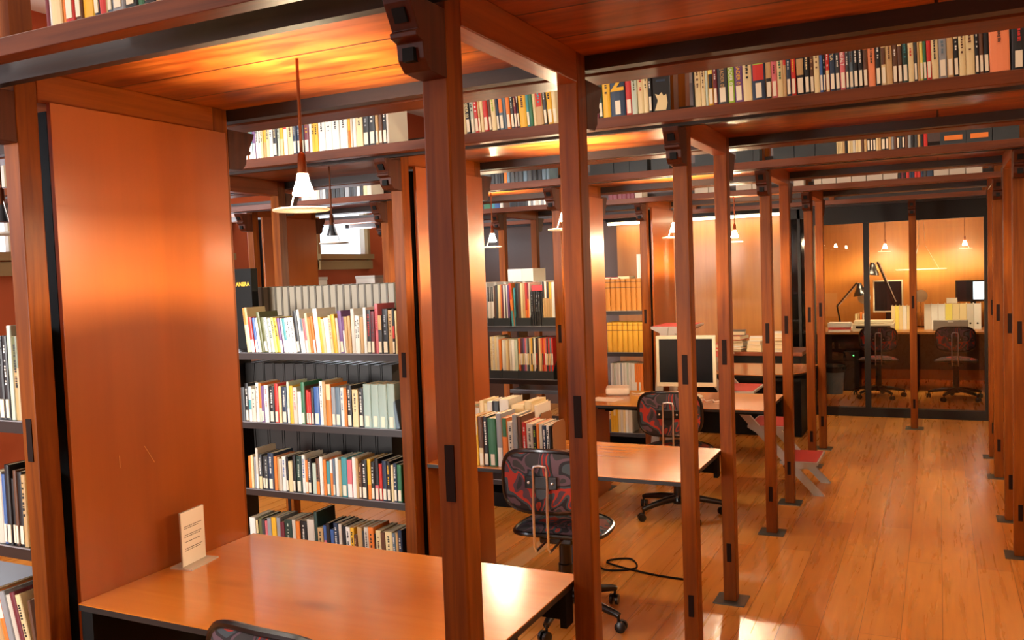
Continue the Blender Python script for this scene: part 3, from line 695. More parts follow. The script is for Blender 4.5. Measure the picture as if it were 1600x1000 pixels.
mags('955:w:100 957.5:h:100 960:a:100 962.5:w:100 965:h:101 967.5:w:101 970:s:101 972.5:w:101 975:h:101 977.5:w:101 980:a:101 982.5:w:101 985:h:101 987.5:w:101 990:w:101 992.5:o:100:Bw 995.5:o:100 998.5:o:100:Bw 1001.5:o:100', B3, ZSH[2], 1006, 'the third volume shelf', 'pale journals on the third volume shelf', noun='journal', hs=.255)
mags('955:y:100 959:y:100:Tc 963:y:96 966.5:c:98 970:h:98 974:c:98 978:w:94 982:h:90', B3, ZSH[3], 988, 'the lowest volume shelf', 'journals on the lowest volume shelf', noun='journal', hs=.235)
for i, (u, c_, l, h) in enumerate(((943, 'r', .07, .018), (952, 'p', .10, .014), (966, 'c', .10, .022))):
    o = MB().box(0, l, 0, .16, 0, h).build('book', bm_(c_), None, (ax(u, B3+.03, 1.56), B3+.03+.0, ZSH[0]+.2765)); tag(o, '%s book lying flat on the ochre volumes' % CNAME[c_], 'book', 'books lying on the ochre volumes')
    MB().box(.002, l+.001, -.001, .158, .003, h-.003).build('page_block', PAGES, o)
o = MB().box(0, .07, 0, .02, 0, .21).build('white_folder', PAPER, None, (ax(992.5, B3+.05, 1.6), B3+.21, ZSH[0]+.0)); o.location.z = ZSH[0]+.277; o.location.y = B3+.10
tag(o, 'white folder standing on top of the ochre volumes', 'folder')

# ------------------------------------------------------------------ overhead third and fourth decks
S3 = yn(2)-.236; S4 = yn(3)-.236
row('744:d:98 766:k:98 773:d:98 778:k:96 783:k:98 787:o:96:Tc 792:q:100 797:d:100 804:d:100 810:d:100 817:q:100 823.5:d:100 831:k:100 839:k:101 847:q:100 853:q:101', S3, ZS, 858, 'the third overhead shelf', 'dark binders on the third overhead shelf', hs=.22, noun='binder', cat='binder', name='binder')
def box_file(x, y, z, w_, label, h=.072, tabs=None, orange=False, group='black box files overhead', n=9):
    t = thing('box_file', label, 'box file', (x, y, z+.0004), 0, group)
    MB().box(0, w_, 0, .004, 0, h).box(0, .003, .004, .17, 0, h).box(w_-.003, w_, .004, .17, 0, h).box(0, w_, .17, .174, 0, h).box(0, w_, .004, .17, 0, .003).build('body', SLATE, t)
    if orange: MB().box(w_*.16, w_*.86, -.0015, .001, h*.28, h*.62).build('front_label', bm_('o'), t)
    return t
def boxed_books(x, y, z, w_, n, cols, place, group):
    xx = x+.004; rec = []
    rnd = random.Random(int(abs(x)*1000))
    for i in range(n):
        t = (w_-.008)/n
        c_ = cols[rnd.randrange(len(cols))]
        o = book(xx, y+.008, z+.0045, t*.95, .15*(1+rnd.uniform(-.03, .06)), .13, c_, []); rec.append([o, c_, t, .15, []]); xx += t
    labels(rec, place, group, .15, 'booklet', 'booklet')
BX = [(922, 958.5, 'box file just right of the second post'), (959.5, 983.5, 'small box file second from the second post'), (984, 1011, 'third box file from the second post'), (1017.5, 1046, 'box file left of the corbelled post'),
      (1086, 1117, 'box file under the short beam'), (1150, 1176.5, 'box file left of the overhead divider'), (1177, 1186.5, 'narrow box file against the overhead divider'), (1208.5, 1240.5, 'box file right of the overhead divider'),
      (1241.5, 1273, 'middle box file above the aisle'), (1274, 1306.5, 'box file beside the cream booklets'), (1469, 1509.5, 'box file with orange label, nearer the red booklet'), (1510, 1550, 'second box file with orange label overhead'), (1551, 1593, 'unlabelled box file at the shelf end')]
for i, (a_, b_, lab) in enumerate(BX):
    xa, xb = ax(a_, S3, ZS), ax(b_, S3, ZS)
    box_file(xa, S3, ZS, xb-xa, 'black ' + lab, orange='orange' in lab)
    boxed_books(xa, S3, ZS, xb-xa, max(3, int((xb-xa)/.013)), 'kcecdkuyc' if i < 10 else 'grkyotib', 'the ' + ' '.join(lab.replace(' from the second post', '').split()[:7]), 'booklets in the overhead box files')
row('1307:c:100 1309.5:c:101 1312:c:101 1314.5:c:100 1317:e:101 1320.5:k:102:tw 1325:c:101:Tr 1329.5:c:102 1333:h:101 1337:c:101 1341:c:101:tk 1346:u:100 1350.5:e:101 1355:k:101:s 1360:u:100:s 1364:k:101:s 1369:c:101 1373:e:102 1377:k:102:s,tc 1384:k:102:s 1388.5:e:102 1393:s:102 1397:u:101:Ty 1401.5:k:103:s 1405.5:d:103:Tr 1409.5:k:102:s 1414:u:103:My 1419:s:102 1424:k:103:tw 1429:d:103:tw 1434:e:103 1438.5:k:102 1443.5:r:103',
    S3, ZS, 1449.5, 'the third overhead shelf', 'booklets on the third overhead shelf', hs=.20, noun='booklet', cat='booklet', name='booklet', lean=-1)
runs_m = [950.5, 957.5, 964.5, 971.5, 978.5, 985]
row(' '.join('%g:m:100' % u for u in runs_m), S4, ZS, 991.5, 'the fourth overhead shelf', 'maroon volumes on the fourth overhead shelf', hs=.18, noun='volume', cat='volume', name='volume')
for i, (a_, b_, lab) in enumerate(((992, 1003, 'beside the maroon volumes'), (1085.5, 1106.5, 'left of the corbelled post'), (1107.5, 1121, 'partly behind the timber post'), (1150, 1174.5, 'overhead before the plywood wall'), (1175.5, 1194, 'beside the fourth corbel'), (1240, 1256, 'overhead near the short beam'), (1272, 1283.5, 'right after the overhead divider'),
                                   (1284.5, 1306, 'second after the overhead divider'), (1307, 1330, 'third after the overhead divider'), (1331, 1353, 'fourth after the overhead divider'), (1354, 1379, 'two left of the red booklets'), (1380, 1402.5, 'immediately left of the red booklets'),
                                   (1459, 1482.5, 'immediately right of the red booklets'), (1483.5, 1508.5, 'middle one after the red booklets'), (1509.5, 1535, 'last one at the shelf end'))):
    xa, xb = ax(a_, S4, ZS), ax(b_, S4, ZS)
    o = MB().box(0, xb-xa, 0, .16, 0, .16).build('archive_box', mat('archive_card', '#b4aa9c', .8), None, (xa, S4, ZS+.0004), bev=.002)
    MB().box(-.001, xb-xa+.001, -.001, .161, .13, .1615).build('lid', mat('archive_lid', '#a39a8e', .8), o)
    tag(o, 'pale grey archive box ' + lab, 'archive box', 'archive boxes on the fourth overhead shelf')
row('1403.5:k:100 1408:m:100 1412:k:100 1416:r:100 1420.5:n:100 1425:n:98 1429:r:100 1433:r:100 1438.5:n:100 1443:d:100 1448:n:100', S4, ZS, 1458, 'the fourth overhead shelf', 'booklets on the fourth overhead shelf', hs=.165, noun='booklet', cat='booklet', name='booklet')
row('470:h:96 486:w:100 490:w:100 495:h:100 499:s:100 504:w:98 508:d:100 513:u:98 518:k:100 524:k:98 531:d:100 538:s:100 545:k:100 552:d:100 557:w:100 562:k:100 567:c:98 573:h:98', S3, ZS, 580, 'the shelf behind the dark lamp', 'books on the overhead shelf behind the dark lamp', hs=.20)
row('756:g:100 766:t:100 773:b:100 781:w:100 786:u:100 796:k:100 808:k:100 821:d:100 825:w:100 829:s:100 833:w:100 837:h:100 841:w:100 845:s:100 849:w:100 853:h:100', S4, ZS, 857, 'the fourth shelf near the magazines', 'volumes on the fourth overhead shelf near the magazines', hs=.18, noun='volume', cat='volume', name='volume')

# ------------------------------------------------------------------ books on the second desk
DY = yn(1)+.10
row('739:y:100:Tc 748.5:u:100:Bc,s 756.5:k:100:s,tw 764.5:g:97:s 777.5:s:106:Bw 786.5:o:98:Tg 795:h:92:td 803.5:s:106 811:u:104:Bk 817.5:r:92:tw 824.5:h:90:td 835:k:86:ti 840.5:o:90 844.5:h:90 849.5:n:88:tw 855.5:w:88:tk 860:k:86:Bc', DY, .74, 863.5, 'the desk front row', 'books in the front row on the second desk', hs=.232, depth=.16, lean=-1)
DY2 = yn(1)+.40
row('716:a:92 738:s:88 745:h:90 752:c:104 759:c:100:Mr 764:h:104 772:k:104 783:h:108 798:k:88 802:c:98:My 822:c:106 834:c:100 838:w:100', DY2, .74, 843, 'the desk back row', 'books in the back row on the second desk', hs=.245, depth=.17, lean=-1)
TAN = mat('bookend_steel', '#8a5c34', .5)
for (u, yy, h, lab) in ((864, DY+.01, .215, 'tan metal bookend closing the front desk row'), (844, DY2+.01, .20, 'tan metal bookend closing the back desk row')):
    t = thing('bookend', lab, 'bookend', (ax(u, yy, .74)+.004, yy, .74), R(0), 'tan bookends on the second desk')
    pr = [(0, .002), (.145, .002), (.145, h-.02), (.125, h), (.02, h), (0, h-.02)]
    MB().prism(pr, 0, .0025, 'x').build('plate', TAN, t); MB().box(.0025, .11, .0, .145, .0004, .0025).build('foot', TAN, t)

# ------------------------------------------------------------------ swivel chairs
def outline(w_, h, n=40, e=3.6):
    r = []
    for i in range(n):
        a = 2*math.pi*i/n; c, s = math.cos(a), math.sin(a)
        r.append((math.copysign(abs(c)**(2/e), c)*w_/2, math.copysign(abs(s)**(2/e), s)*h/2))
    return r
def shell(w_, h, bend, thick, n=40, e=3.6, rings=6):
    """padded curved shell in the xz plane, bulging along y"""
    ol = outline(w_, h, n, e); m = MB(); v = []; f = []
    for sgn in (-1, 1):
        for k in range(rings+1):
            q = k/rings
            for (x, z) in ol:
                xx, zz = x*q, z*q
                pad = thick*(1-q**4)*.5+.004
                v.append((xx, sgn*pad-bend*(xx/(w_/2))**2*1.0, zz))
    def idx(s_, k, j): return s_*(rings+1)*n+k*n+(j % n)
    for s_ in (0, 1):
        for k in range(rings):
            for j in range(n):
                q = (idx(s_, k, j), idx(s_, k+1, j), idx(s_, k+1, j+1), idx(s_, k, j+1))
                f.append(q if s_ else q[::-1])
    for j in range(n): f.append((idx(0, rings, j), idx(0, rings, j+1), idx(1, rings, j+1), idx(1, rings, j)))
    m.add(v, f)
    rim = MB().tube([(x, -bend*(x/(w_/2))**2, z) for x, z in ol], .011, 8, closed=True)
    return m, rim
def make_chair(label, loc, rz, seat_z=.45, base_rot=0):
    t = thing('swivel_chair', label, 'chair', loc, rz, 'swivel chairs at the desks')
    # chair faces +y, backrest at -y
    m, rim = shell(.40, .275, -.035, .026)
    b_ = m.build('backrest', camo(), t, (0, -.27, .712), smooth=True); rim.build('rim', BLACKP, b_, smooth=True)
    br = MB().box(-.075, .075, -.030, -.018, -.026, .030).build('bracket', BLACKP, b_, bev=.003)
    for sx in (-.055, .055): MB().lathe([(.006, 0), (.006, .004), (.002, .006)], 10, Matrix.Translation((sx, -.030, .002)) @ Matrix.Rotation(R(90), 4, 'X')).build('screw', CHROME, br)
    MB().prism([(-.03, -.026), (.03, -.026), (.022, -.062), (.0, -.072), (-.022, -.062)], -.030, -.016, 'y').build('bracket_cover', BLACKP, b_)
    pts = [(-.032, -.12, seat_z-.035), (-.032, -.29, seat_z-.045), (-.032, -.312, seat_z-.02), (-.032, -.315, .60), (-.032, -.302, .70), (-.032, -.304, .772), (-.027, -.304, .786), (.0, -.304, .790), (.027, -.304, .786), (.032, -.304, .772), (.032, -.302, .70), (.032, -.315, .60), (.032, -.312, seat_z-.02), (.032, -.29, seat_z-.045), (.032, -.12, seat_z-.035)]
    MB().tube(pts, .0058, 8).build('support_rod', CHROME, t, smooth=True)
    m, rim = shell(.44, .40, -.018, .05, e=2.9)
    s_ = m.build('seat', camo(), t, (0, 0, seat_z), smooth=True); s_.rotation_euler = (R(-90), 0, 0)
    rim.build('rim', BLACKP, s_, smooth=True)
    MB().box(-.08, .08, -.13, .11, seat_z-.062, seat_z-.03).build('seat_plate', BLACKP, t, bev=.008)
    MB().lathe([(.034, .10), (.034, .26), (.029, .265), (.029, seat_z-.05)], 16).build('column', BLACKP, t, smooth=True)
    hub = MB().lathe([(.04, .075), (.05, .085), (.05, .12), (.038, .135)], 18).build('hub', BLACKP, t, smooth=True)
    for i in range(5):
        a = R(72*i+base_rot); c, s = math.cos(a), math.sin(a)
        lg = MB().tube([(c*.03, s*.03, .112), (c*.14, s*.14, .105), (c*.27, s*.27, .082), (c*.292, s*.292, .074)], [.026, .022, .017, .015], 10).build('leg', BLACKP, t, smooth=True)
        cs = MB()
        cx, cy = c*.288, s*.288
        a2 = a+R(35+40*i); ux, uy = math.cos(a2), math.sin(a2)
        for sg in (-1, 1):
            Mx = Matrix.Translation((cx-ux*.012, cy-uy*.012, .026)) @ Matrix.Rotation(a2, 4, 'Z') @ Matrix.Rotation(R(90), 4, 'X')
            cs.lathe([(.018, sg*.014-.009), (.0255, sg*.014-.007), (.0255, sg*.014+.007), (.018, sg*.014+.009)], 18, Mx)
        cs.tube([(cx, cy, .030), (cx, cy, .075)], .007, 8)
        cs.build('caster', BLACKP, lg, smooth=True)
    return t
make_chair('patterned swivel chair in the foreground at the sign desk', (-1.37, 1.74, 0), R(-3), base_rot=20)
make_chair('patterned swivel chair tucked under the book covered desk', (-1.595, 3.735, 0), R(4), base_rot=54)
make_chair('patterned swivel chair at the monitor desk', (-1.56, 5.60, 0), R(5), base_rot=12)
make_chair('dark swivel chair before the white binders in the office', (.165, 11.22, 0), R(-2), .46, 30)
make_chair('dark swivel chair before the scanner in the office', (-.66, 11.22, 0), R(4), .46, 10)

# ------------------------------------------------------------------ pendant lamps
def lamp(x, y, label, lit=True, z=1.895, top=ZSO, power=None, disc=.078, ang=180, col=WARM):
    t = thing('pendant_lamp', label, 'lamp', (x, y, z), 0, 'pendant lamps under the decks')
    MB().tube([(0, 0, .085), (0, 0, top-z)], .0045, 8).build('rod', LAMPBRZ, t)
    MB().lathe([(.006, .092), (.011, .086), (.013, .04), (.015, .034)], 14).build('socket', LAMPBRZ, t, smooth=True)
    sh = MB().lathe([(.029, -.024), (.030, -.021), (.019, .012), (.014, .036)], 20).build('shade', mat('lit_glass_shade_%d' % round(power or LAMP_W), '#fff4e0', .4, emit=col, es=(power or LAMP_W)*5.5) if lit else DULLB, t, smooth=True)
    if lit:
        MB().lathe([(.024, -.0254), (.024, -.0243)], 16).build('bulb', mat('bulb_glow_%d' % round(power or LAMP_W), '#ffffff', .4, emit=col, es=(power or LAMP_W)*230), t)
    c, s = math.cos(R(ang)), math.sin(R(ang))
    MB().tube([(c*.010, s*.010, .048), (c*.048, s*.048, -.062)], .0022, 6).build('arm', CHROME, t)
    MB().lathe([(disc-.004, -.068), (disc, -.066), (disc, -.062), (disc-.006, -.0605)], 28, Matrix.Translation((c*.010, s*.010, 0))).build('reflector_disc', DISC, t)
    if lit:   # what the bulb throws onto the disc comes back upward
        l = bpy.data.lights.new('lamp_light', 'AREA'); l.shape = 'DISK'; l.size = disc*1.7; l.energy = (power or LAMP_W)*.48; l.color = col; l.spread = R(104)
        o = bpy.data.objects.new('lamp_light', l); C.objects.link(o); o.parent = t; o.location = (c*.010, s*.010, -.058); o.rotation_euler = (R(180), 0, 0)
    return t
LN = ['lit pendant lamp with disc above the sign desk', 'lit pendant lamp above the book covered desk, half hidden', 'lit pendant lamp above the monitor desk', 'lit pendant lamp above the rounded desk']
for k in range(4):
    lamp(-1.572, yn(k)+.362, LN[k], power=[LAMP_W, LAMP_W*1.9, LAMP_W*2.2, LAMP_W*2.2][k])
for k in range(4): lamp(1.10, yn(k)+.36, '%s pendant lamp in the bays right of the aisle' % DN[k], power=LAMP_W*1.3)
lamp(-2.86, yn(0)+.36, 'unlit dark pendant lamp at the far left frame edge', lit=False, ang=0)
lamp(-2.93, yn(1)+.36, 'unlit dark pendant lamp against the bright window', lit=False, ang=0)
lamp(-2.935, yn(2)+.36, 'lit pendant lamp over the magazine bookcase', power=LAMP_W*1.2)

# tube light under the last deck
t = thing('tube_light', 'long glowing tube light along the plywood wall top', 'light', (-2.48, 9.70, 2.16))
MB().box(-1.0, 1.0, -.03, .03, .02, ZSO-2.162).build('housing', DKFRAME, t)
MB().tube([(-.98, 0, 0), (.98, 0, 0)], .016, 10).build('tube', mat('tube_glow', '#ffffff', .4, emit=(1.0, .80, .48), es=9), t)
area('tube_light_glow', (-2.48, 9.70, 2.13), (R(12), 0, 0), 1.9, .05, 10, WARM)

# ------------------------------------------------------------------ acrylic sign on the first desk
ACR = mat('clear_acrylic', '#f4efe0', .08); ACR.node_tree.nodes['Principled BSDF'].inputs['Alpha'].default_value = .38
t = thing('sign_holder', 'small clear acrylic sign holder with cream notice on the desk', 'sign', (-2.160, 2.025, .7403), R(8))
MB().box(-.042, .042, -.066, .066, 0, .005).build('base', ACR, t)
MB().box(-.0045, -.003, -.057, .057, .005, .178).build('sleeve', ACR, t)
n_ = MB().box(-.001, .001, -.056, .056, .0055, .176).build('notice', PAPER, t)
tx = MB(); rnd = random.Random(3)
for blk in ((.128, 2, .86), (.101, 2, .98), (.079, 1, .8), (.058, 2, .92)):
    for li in range(blk[1]):
        yy = -.042; z_ = blk[0]-li*.0058
        while yy < .042*blk[2]*(1 if li == 0 else .7):
            l = rnd.uniform(.003, .009); tx.box(.001, .0016, yy, yy+l, z_, z_+.0020); yy += l+.0022
tx.build('notice_text', mat('ink', '#55504a', .8), n_)

# ------------------------------------------------------------------ things on the monitor desk
t = thing('monitor', 'pale framed flat monitor on the orange desk', 'monitor', (-1.562, 5.87, .74), R(6))
fr = MB()
w_, h0, h1 = .405, .075, .425
fr.box(-w_/2, w_/2, -.012, .018, h0, h1)
b_ = fr.build('casing', BEIGE, t, bev=.004)
MB().box(-w_/2+.022, w_/2-.022, -.0135, -.010, h0+.03, h1-.022).build('screen', mat('dark_screen', '#14171c', .18), b_)
MB().lathe([(.11, 0), (.11, .008), (.095, .014)], 28).build('foot', BEIGE, t)
MB().box(-.035, .035, -.005, .02, .010, .14).build('neck', ALU, t)
t = thing('drive_box', 'small square white box on the monitor desk', 'computer', (-2.085, 5.945, .7403), R(18))
MB().box(-.085, .085, -.085, .085, .004, .052).build('casing', WHITEP, t, bev=.012); MB().box(-.07, .07, -.07, .07, 0, .006).build('foot', ALU, t)
o = MB().box(-.11, .11, -.075, .075, 0, .0015).build('paper_sheet', PAPER, None, (-2.075, 5.66, .7402), R(-12)); tag(o, 'white sheet beside the small white box', 'paper', 'paper sheets on the monitor desk')
o = MB().box(-.07, .07, -.09, .09, 0, .0015).build('paper_sheet', PAPER, None, (-1.60, 5.62, .7402), R(20)); tag(o, 'white sheet in front of the monitor', 'paper', 'paper sheets on the monitor desk')
def cable(pts, r, m, label):
    P = [Vector(q) for q in pts]; P = [P[0]]+P+[P[-1]]; out = []
    for a, b, c, d in zip(P, P[1:], P[2:], P[3:]):
        for i in range(6):
            u = i/6; out.append(.5*((2*b)+(c-a)*u+(2*a-5*b+4*c-d)*u*u+(3*b-a-3*c+d)*u**3))
    out.append(P[-1])
    return tag(MB().tube(out, r, 6).build('cable', m, smooth=True), label, 'cable')
cable([(-1.99, 5.97, .745), (-1.94, 5.93, .745), (-1.90, 5.98, .745), (-1.85, 5.90, .745), (-1.78, 5.92, .745), (-1.72, 5.84, .745), (-1.66, 5.80, .745)], .0035, WHITEP, 'white cable running from the small box to the monitor')
cable([(-1.52, 5.76, .745), (-1.47, 5.72, .745), (-1.43, 5.78, .745), (-1.39, 5.70, .745), (-1.36, 5.76, .745), (-1.33, 5.69, .745), (-1.30, 5.74, .745)], .0045, WHITEP, 'coiled white cable right of the monitor foot')
cable([(-1.75, 4.55, .006), (-1.65, 4.40, .006), (-1.50, 4.48, .006), (-1.58, 4.62, .006), (-1.68, 4.52, .006), (-1.40, 4.42, .006), (-1.15, 4.40, .006)], .005, BLACKM, 'black cable looped on the floor under the glossy desk')
t = thing('waste_bin', 'dark round waste bin on the floor beneath the glossy desk', 'bin', (-1.80, 4.42, 0))
MB().lathe([(.10, 0), (.125, .24)], 24).build('body', SLATE, t, smooth=True); MB().tube([(.125*math.cos(2*math.pi*i/24), .125*math.sin(2*math.pi*i/24), .24) for i in range(24)], .005, 6, closed=True).build('rim', IRON, t)

# ------------------------------------------------------------------ library step ladder
t = thing('step_ladder', 'grey step ladder with red treads leaning between desks', 'ladder', (-.80, 6.55, 0))
steps = [(-.10, .24), (-.32, .485), (-.53, .73), (-.75, .975), (-1.0, 1.20)]
for yy in (-.20, .20):
    MB().prism([(.00, 0), (.07, 0), (-1.01, 1.19), (-1.08, 1.19)], yy-.014, yy+.014, 'y').build('stringer', ALU, t)
    MB().prism([(-1.20, 0), (-1.14, 0), (-1.01, 1.19), (-1.07, 1.19)], yy-.03, yy-.014, 'y').build('rear_leg', ALU, t)
    for (x_, z_) in ((-.19, .20), (-.62, .70)): MB().lathe([(.014, 0), (.014, .012)], 12, Matrix.Translation((x_, yy-.014, z_)) @ Matrix.Rotation(R(90), 4, 'X')).build('knob', BLACKP, t)
for i, (x_, z_) in enumerate(steps):
    d = .13 if i < 4 else .15
    s_ = MB().prism([(x_-d, z_-.006), (x_+d, z_-.006), (x_+d, z_-.022), (x_+d*.55, z_-.055), (x_-d*.55, z_-.055), (x_-d, z_-.022)][::-1], -.21, .21, 'y').build('tread', ALU, t)
    MB().box(x_-d+.012, x_+d-.012, -.195, .195, z_-.006, z_-.002).build('tread_mat', REDMAT, s_)

# ------------------------------------------------------------------ book stacks before the plywood wall
t = thing('side_table', 'black fronted table with book stacks at the plywood wall', 'table', (-2.25, 8.45, 0))
MB().box(0, 1.10, 0, .55, .765, .80).build('tabletop', wood('side_top', '#6a3014', '#8a441e', 'x'), t); MB().box(.02, 1.08, .02, .04, 0.0, .765).build('front_panel', BLACKM, t)
for xx in (.02, 1.04): MB().box(xx, xx+.04, .04, .53, 0, .765).build('leg', BLACKM, t)
stk = [(-2.13, 4, 'leftmost stack'), (-1.93, 2, 'low stack'), (-1.765, 6, 'tallest stack'), (-1.575, 4, 'middle wide stack'), (-1.385, 5, 'end stack')]
rnd = random.Random(5); odw = ['bottom', 'second', 'third', 'fourth', 'fifth', 'topmost']
for (x_, n, nm) in stk:
    z_ = .8004
    for i in range(n):
        h = rnd.uniform(.024, .046); c_ = 'wchrdwehp'[rnd.randrange(9)]; a_ = R(rnd.uniform(-14, 14)); hw = rnd.uniform(.062, .080); hl = rnd.uniform(.095, .12)
        o = MB().box(-hw, hw, -hl, hl, 0, .005).box(-hw, hw, -hl, hl, h-.005, h).box(-hw, -hw+.005, -hl, hl, .005, h-.005).build('book', bm_(c_), None, (x_+rnd.uniform(-.01, .01), 8.60+rnd.uniform(-.012, .012), z_), a_)
        MB().box(-hw+.006, hw-.004, -hl+.005, hl-.005, .0051, h-.0051).build('page_block', PAGES, o)
        tag(o, '%s flat book, %s, in the %s by the plywood wall' % (CNAME[c_], odw[i] if i < n-1 else 'topmost', nm), 'book', 'books stacked on the side table'); z_ += h+.0004
# ------------------------------------------------------------------ glass office front
GLASS = bpy.data.materials.new('door_glass'); GLASS.use_nodes = True
g = GLASS.node_tree.nodes['Principled BSDF']; g.inputs['Transmission Weight'].default_value = 1; g.inputs['Roughness'].default_value = 0; g.inputs['IOR'].default_value = 1.45
g.inputs['Base Color'].default_value = (.93, .92, .90, 1)
YG = 9.80
x0, x1 = -1.24, .46
d = MB().box(x0, x1, YG-.03, YG+.06, 2.02, 2.20).box(x0, x1, YG-.03, YG+.06, 0, .09).box(x1-.06, x1, YG-.03, YG+.06, .09, 2.02).box(x0, x0+.05, YG-.03, YG+.06, .09, 2.02)
struct('door_1', d, DKFRAME, 'dark framed sliding glass office doors at the aisle end', 'door')
D1 = bpy.data.objects['door_1']
for (a_, b_) in ((-.705, -.650), (-.265, -.205)): MB().box(a_, b_, YG-.02, YG+.04, .09, 2.02).build('mullion', DKFRAME, D1)
for (a_, b_) in ((x0+.05, -.705), (-.650, -.265), (-.205, x1-.06)): MB().box(a_, b_, YG+.004, YG+.010, .09, 2.02).build('pane', GLASS, D1)
d2 = MB()
for xx in (-1.46, -1.36, -1.27): d2.box(xx, xx+.03, YG-.02, YG+.05, 0, 2.2)
d2.box(-1.46, -1.24, YG-.02, YG+.05, 2.1, 2.2).box(-1.46, -1.24, YG-.02, YG+.05, 0, .1)
struct('door_2', d2, DKFRAME, 'narrow dark glazed side light left of the office doors', 'door')
MB().box(-1.45, -1.25, YG+.012, YG+.020, .1, 2.1).build('pane', mat('dark_glass', '#0a0806', .05), bpy.data.objects['door_2'])
struct('trim_3', MB().box(x1, .64, YG-.03, 9.9, 0, 2.42).box(-1.46, .64, YG+.0, 9.9, 2.2, 2.42), mat('dark_wall_panel', '#4a2c1c', .4), 'dark header board over the office doors', 'trim')

# ------------------------------------------------------------------ inside the office
oc = area('office_ceiling_light', (-.3, 11.0, 2.56), (R(42), 0, 0), 1.8, .25, 26, (1.0, .80, .50)); oc.data.spread = R(95)  # added fill light without a fitting, tilted toward the binders
t = thing('office_desk', 'long office desk behind the glass doors', 'desk', (-1.45, 11.60, 0))
MB().box(0, 2.3, 0, .9, .72, .745).build('tabletop', PLY, t); 
for xx in (.02, 1.18, 2.24): MB().box(xx, xx+.03, .05, .86, 0, .72).build('leg', BLACKM, t)
MB().box(.05, 2.24, .80, .82, .2, .72).build('modesty_panel', bm_('u'), t)
OD = .7454
def binder(x, y, w_, h, c_, label, hole=True):
    o = MB().box(0, w_*.97, 0, .004, 0, h).box(0, .003, .004, .27, 0, h).box(w_*.97-.003, w_*.97, .004, .27, 0, h).build('binder', bm_(c_), None, (x, y, OD)); tag(o, label, 'binder', 'white binders on the office desk')
    MB().box(.004, w_*.97-.004, .006, .26, .002, h-.012).build('page_block', PAGES, o)
    if hole: MB().lathe([(.011, 0), (.011, .002)], 12, Matrix.Translation((w_*.48, .0005, .075)) @ Matrix.Rotation(R(90), 4, 'X')).build('finger_hole', BLACKM, o)
    return o
bnm = ['first', 'second', 'third', 'fourth', 'fifth', 'sixth', 'seventh', 'eighth', 'ninth']
for i in range(6): binder(-.545+i*.044, 12.02, .043, .30, 'czcwcz'[i], '%s slim binder, counting toward the door post, in the office' % bnm[i], False)
for i in range(8): binder(-.170+i*.0785, 12.02, .078, .315, 'hwwzcchw'[i], '%s wide binder right of the door post in the office' % bnm[i], i > 1)
t = thing('scanner', 'beige flat scanner on the office desk', 'scanner', (-.74, 11.78, OD))
MB().box(-.24, .24, -.14, .14, 0, .10).build('body', BEIGE, t, bev=.006); MB().box(-.225, .225, -.10, .14, .104, .135).build('lid', BEIGE, t, bev=.004); MB().box(-.20, .20, -.1425, -.139, .045, .075).build('slot', BLACKM, t)
for i, (c_, h) in enumerate((('w', .03), ('r', .03), ('w', .055))):
    o = MB().box(-.13, .13, -.10, .10, 0, h-.001).build('paper_stack', bm_(c_), None, (-1.135, 11.74, OD+(0, .03, .06)[i]), R((0, 3, -2)[i])); tag(o, ['white paper stack at the bottom left in the office', 'red folder between the office paper stacks', 'tall white paper stack left of the scanner'][i], 'papers')
t = thing('laptop', 'grey closed case standing before the white binders', 'case', (.12, 11.84, OD)); MB().box(-.19, .19, -.04, .04, 0, .125).build('body', mat('case_grey', '#77726a', .5), t, bev=.006); MB().box(-.03, .03, -.045, -.039, .10, .115).build('latch', ALU, t)
t = thing('telephone', 'white desk telephone left of the scanner', 'telephone', (-1.08, 12.02, OD)); MB().prism([(-.08, 0), (.08, 0), (.08, .06), (-.08, .025)], -.09, .09, 'x').build('body', WHITEP, t); MB().tube([(-.07, .03, .075), (.07, .03, .075)], .018, 10).build('handset', WHITEP, t)
def screen(x, y, w_, h, z, label, lit=False, m=BEIGE):
    t = thing('monitor', label, 'monitor', (x, y, OD), 0)
    b_ = MB().box(-w_/2, w_/2, 0, .03, z, z+h).build('casing', m, t, bev=.003)
    MB().box(-w_/2+.018, w_/2-.018, -.0015, .002, z+.02, z+h-.018).build('screen', MATS['dark_screen'], b_)
    if lit: MB().box(.0, w_/2-.02, -.003, -.001, z+.03, z+h-.02).build('lit_window', mat('lit_screen', '#cfe4ff', .3, emit=(.72, .88, 1.0), es=2.2), b_)
    MB().box(-.03, .03, .03, .05, .0, z+h*.5).build('neck', BLACKM, t); MB().box(-.1, .1, -.06, .10, 0, .012).build('foot', BLACKM, t)
screen(-.60, 12.38, .36, .42, .20, 'grey framed dark monitor behind the scanner')
screen(.385, 12.42, .40, .27, .32, 'dark monitor showing a bright window in the office', True, BLACKM)
def desk_lamp(x, y, label, pts, head, tilt):
    t = thing('desk_lamp', label, 'lamp', (x, y, OD), 0, 'black jointed desk lamps in the office')
    MB().lathe([(.07, 0), (.07, .012), (.02, .02)], 20).build('base', BLACKM, t)
    MB().tube([(0, 0, .01)] + pts, .011, 8).build('arm', BLACKP, t); MB().tube([(p[0]+.02, p[1]-.012, p[2]) for p in pts], .006, 8).build('spring', CHROME, t)
    Mh = Matrix.Translation(head) @ Matrix.Rotation(R(tilt), 4, 'Y')
    MB().lathe([(.098, -.085), (.092, -.055), (.055, 0), (.034, .05), (.03, .075)], 20, Mh).build('shade', BLACKP, t, smooth=True)
    return t
desk_lamp(-1.16, 12.2, 'black jointed desk lamp reaching up from the left', [(-.05, 0, .30), (.20, -.02, .60)], (.24, -.03, .52), -12)
desk_lamp(-.52, 12.30, 'black jointed desk lamp arching over the binders', [(.0, 0, .34), (-.20, -.02, .86)], (-.26, -.03, .78), 8)
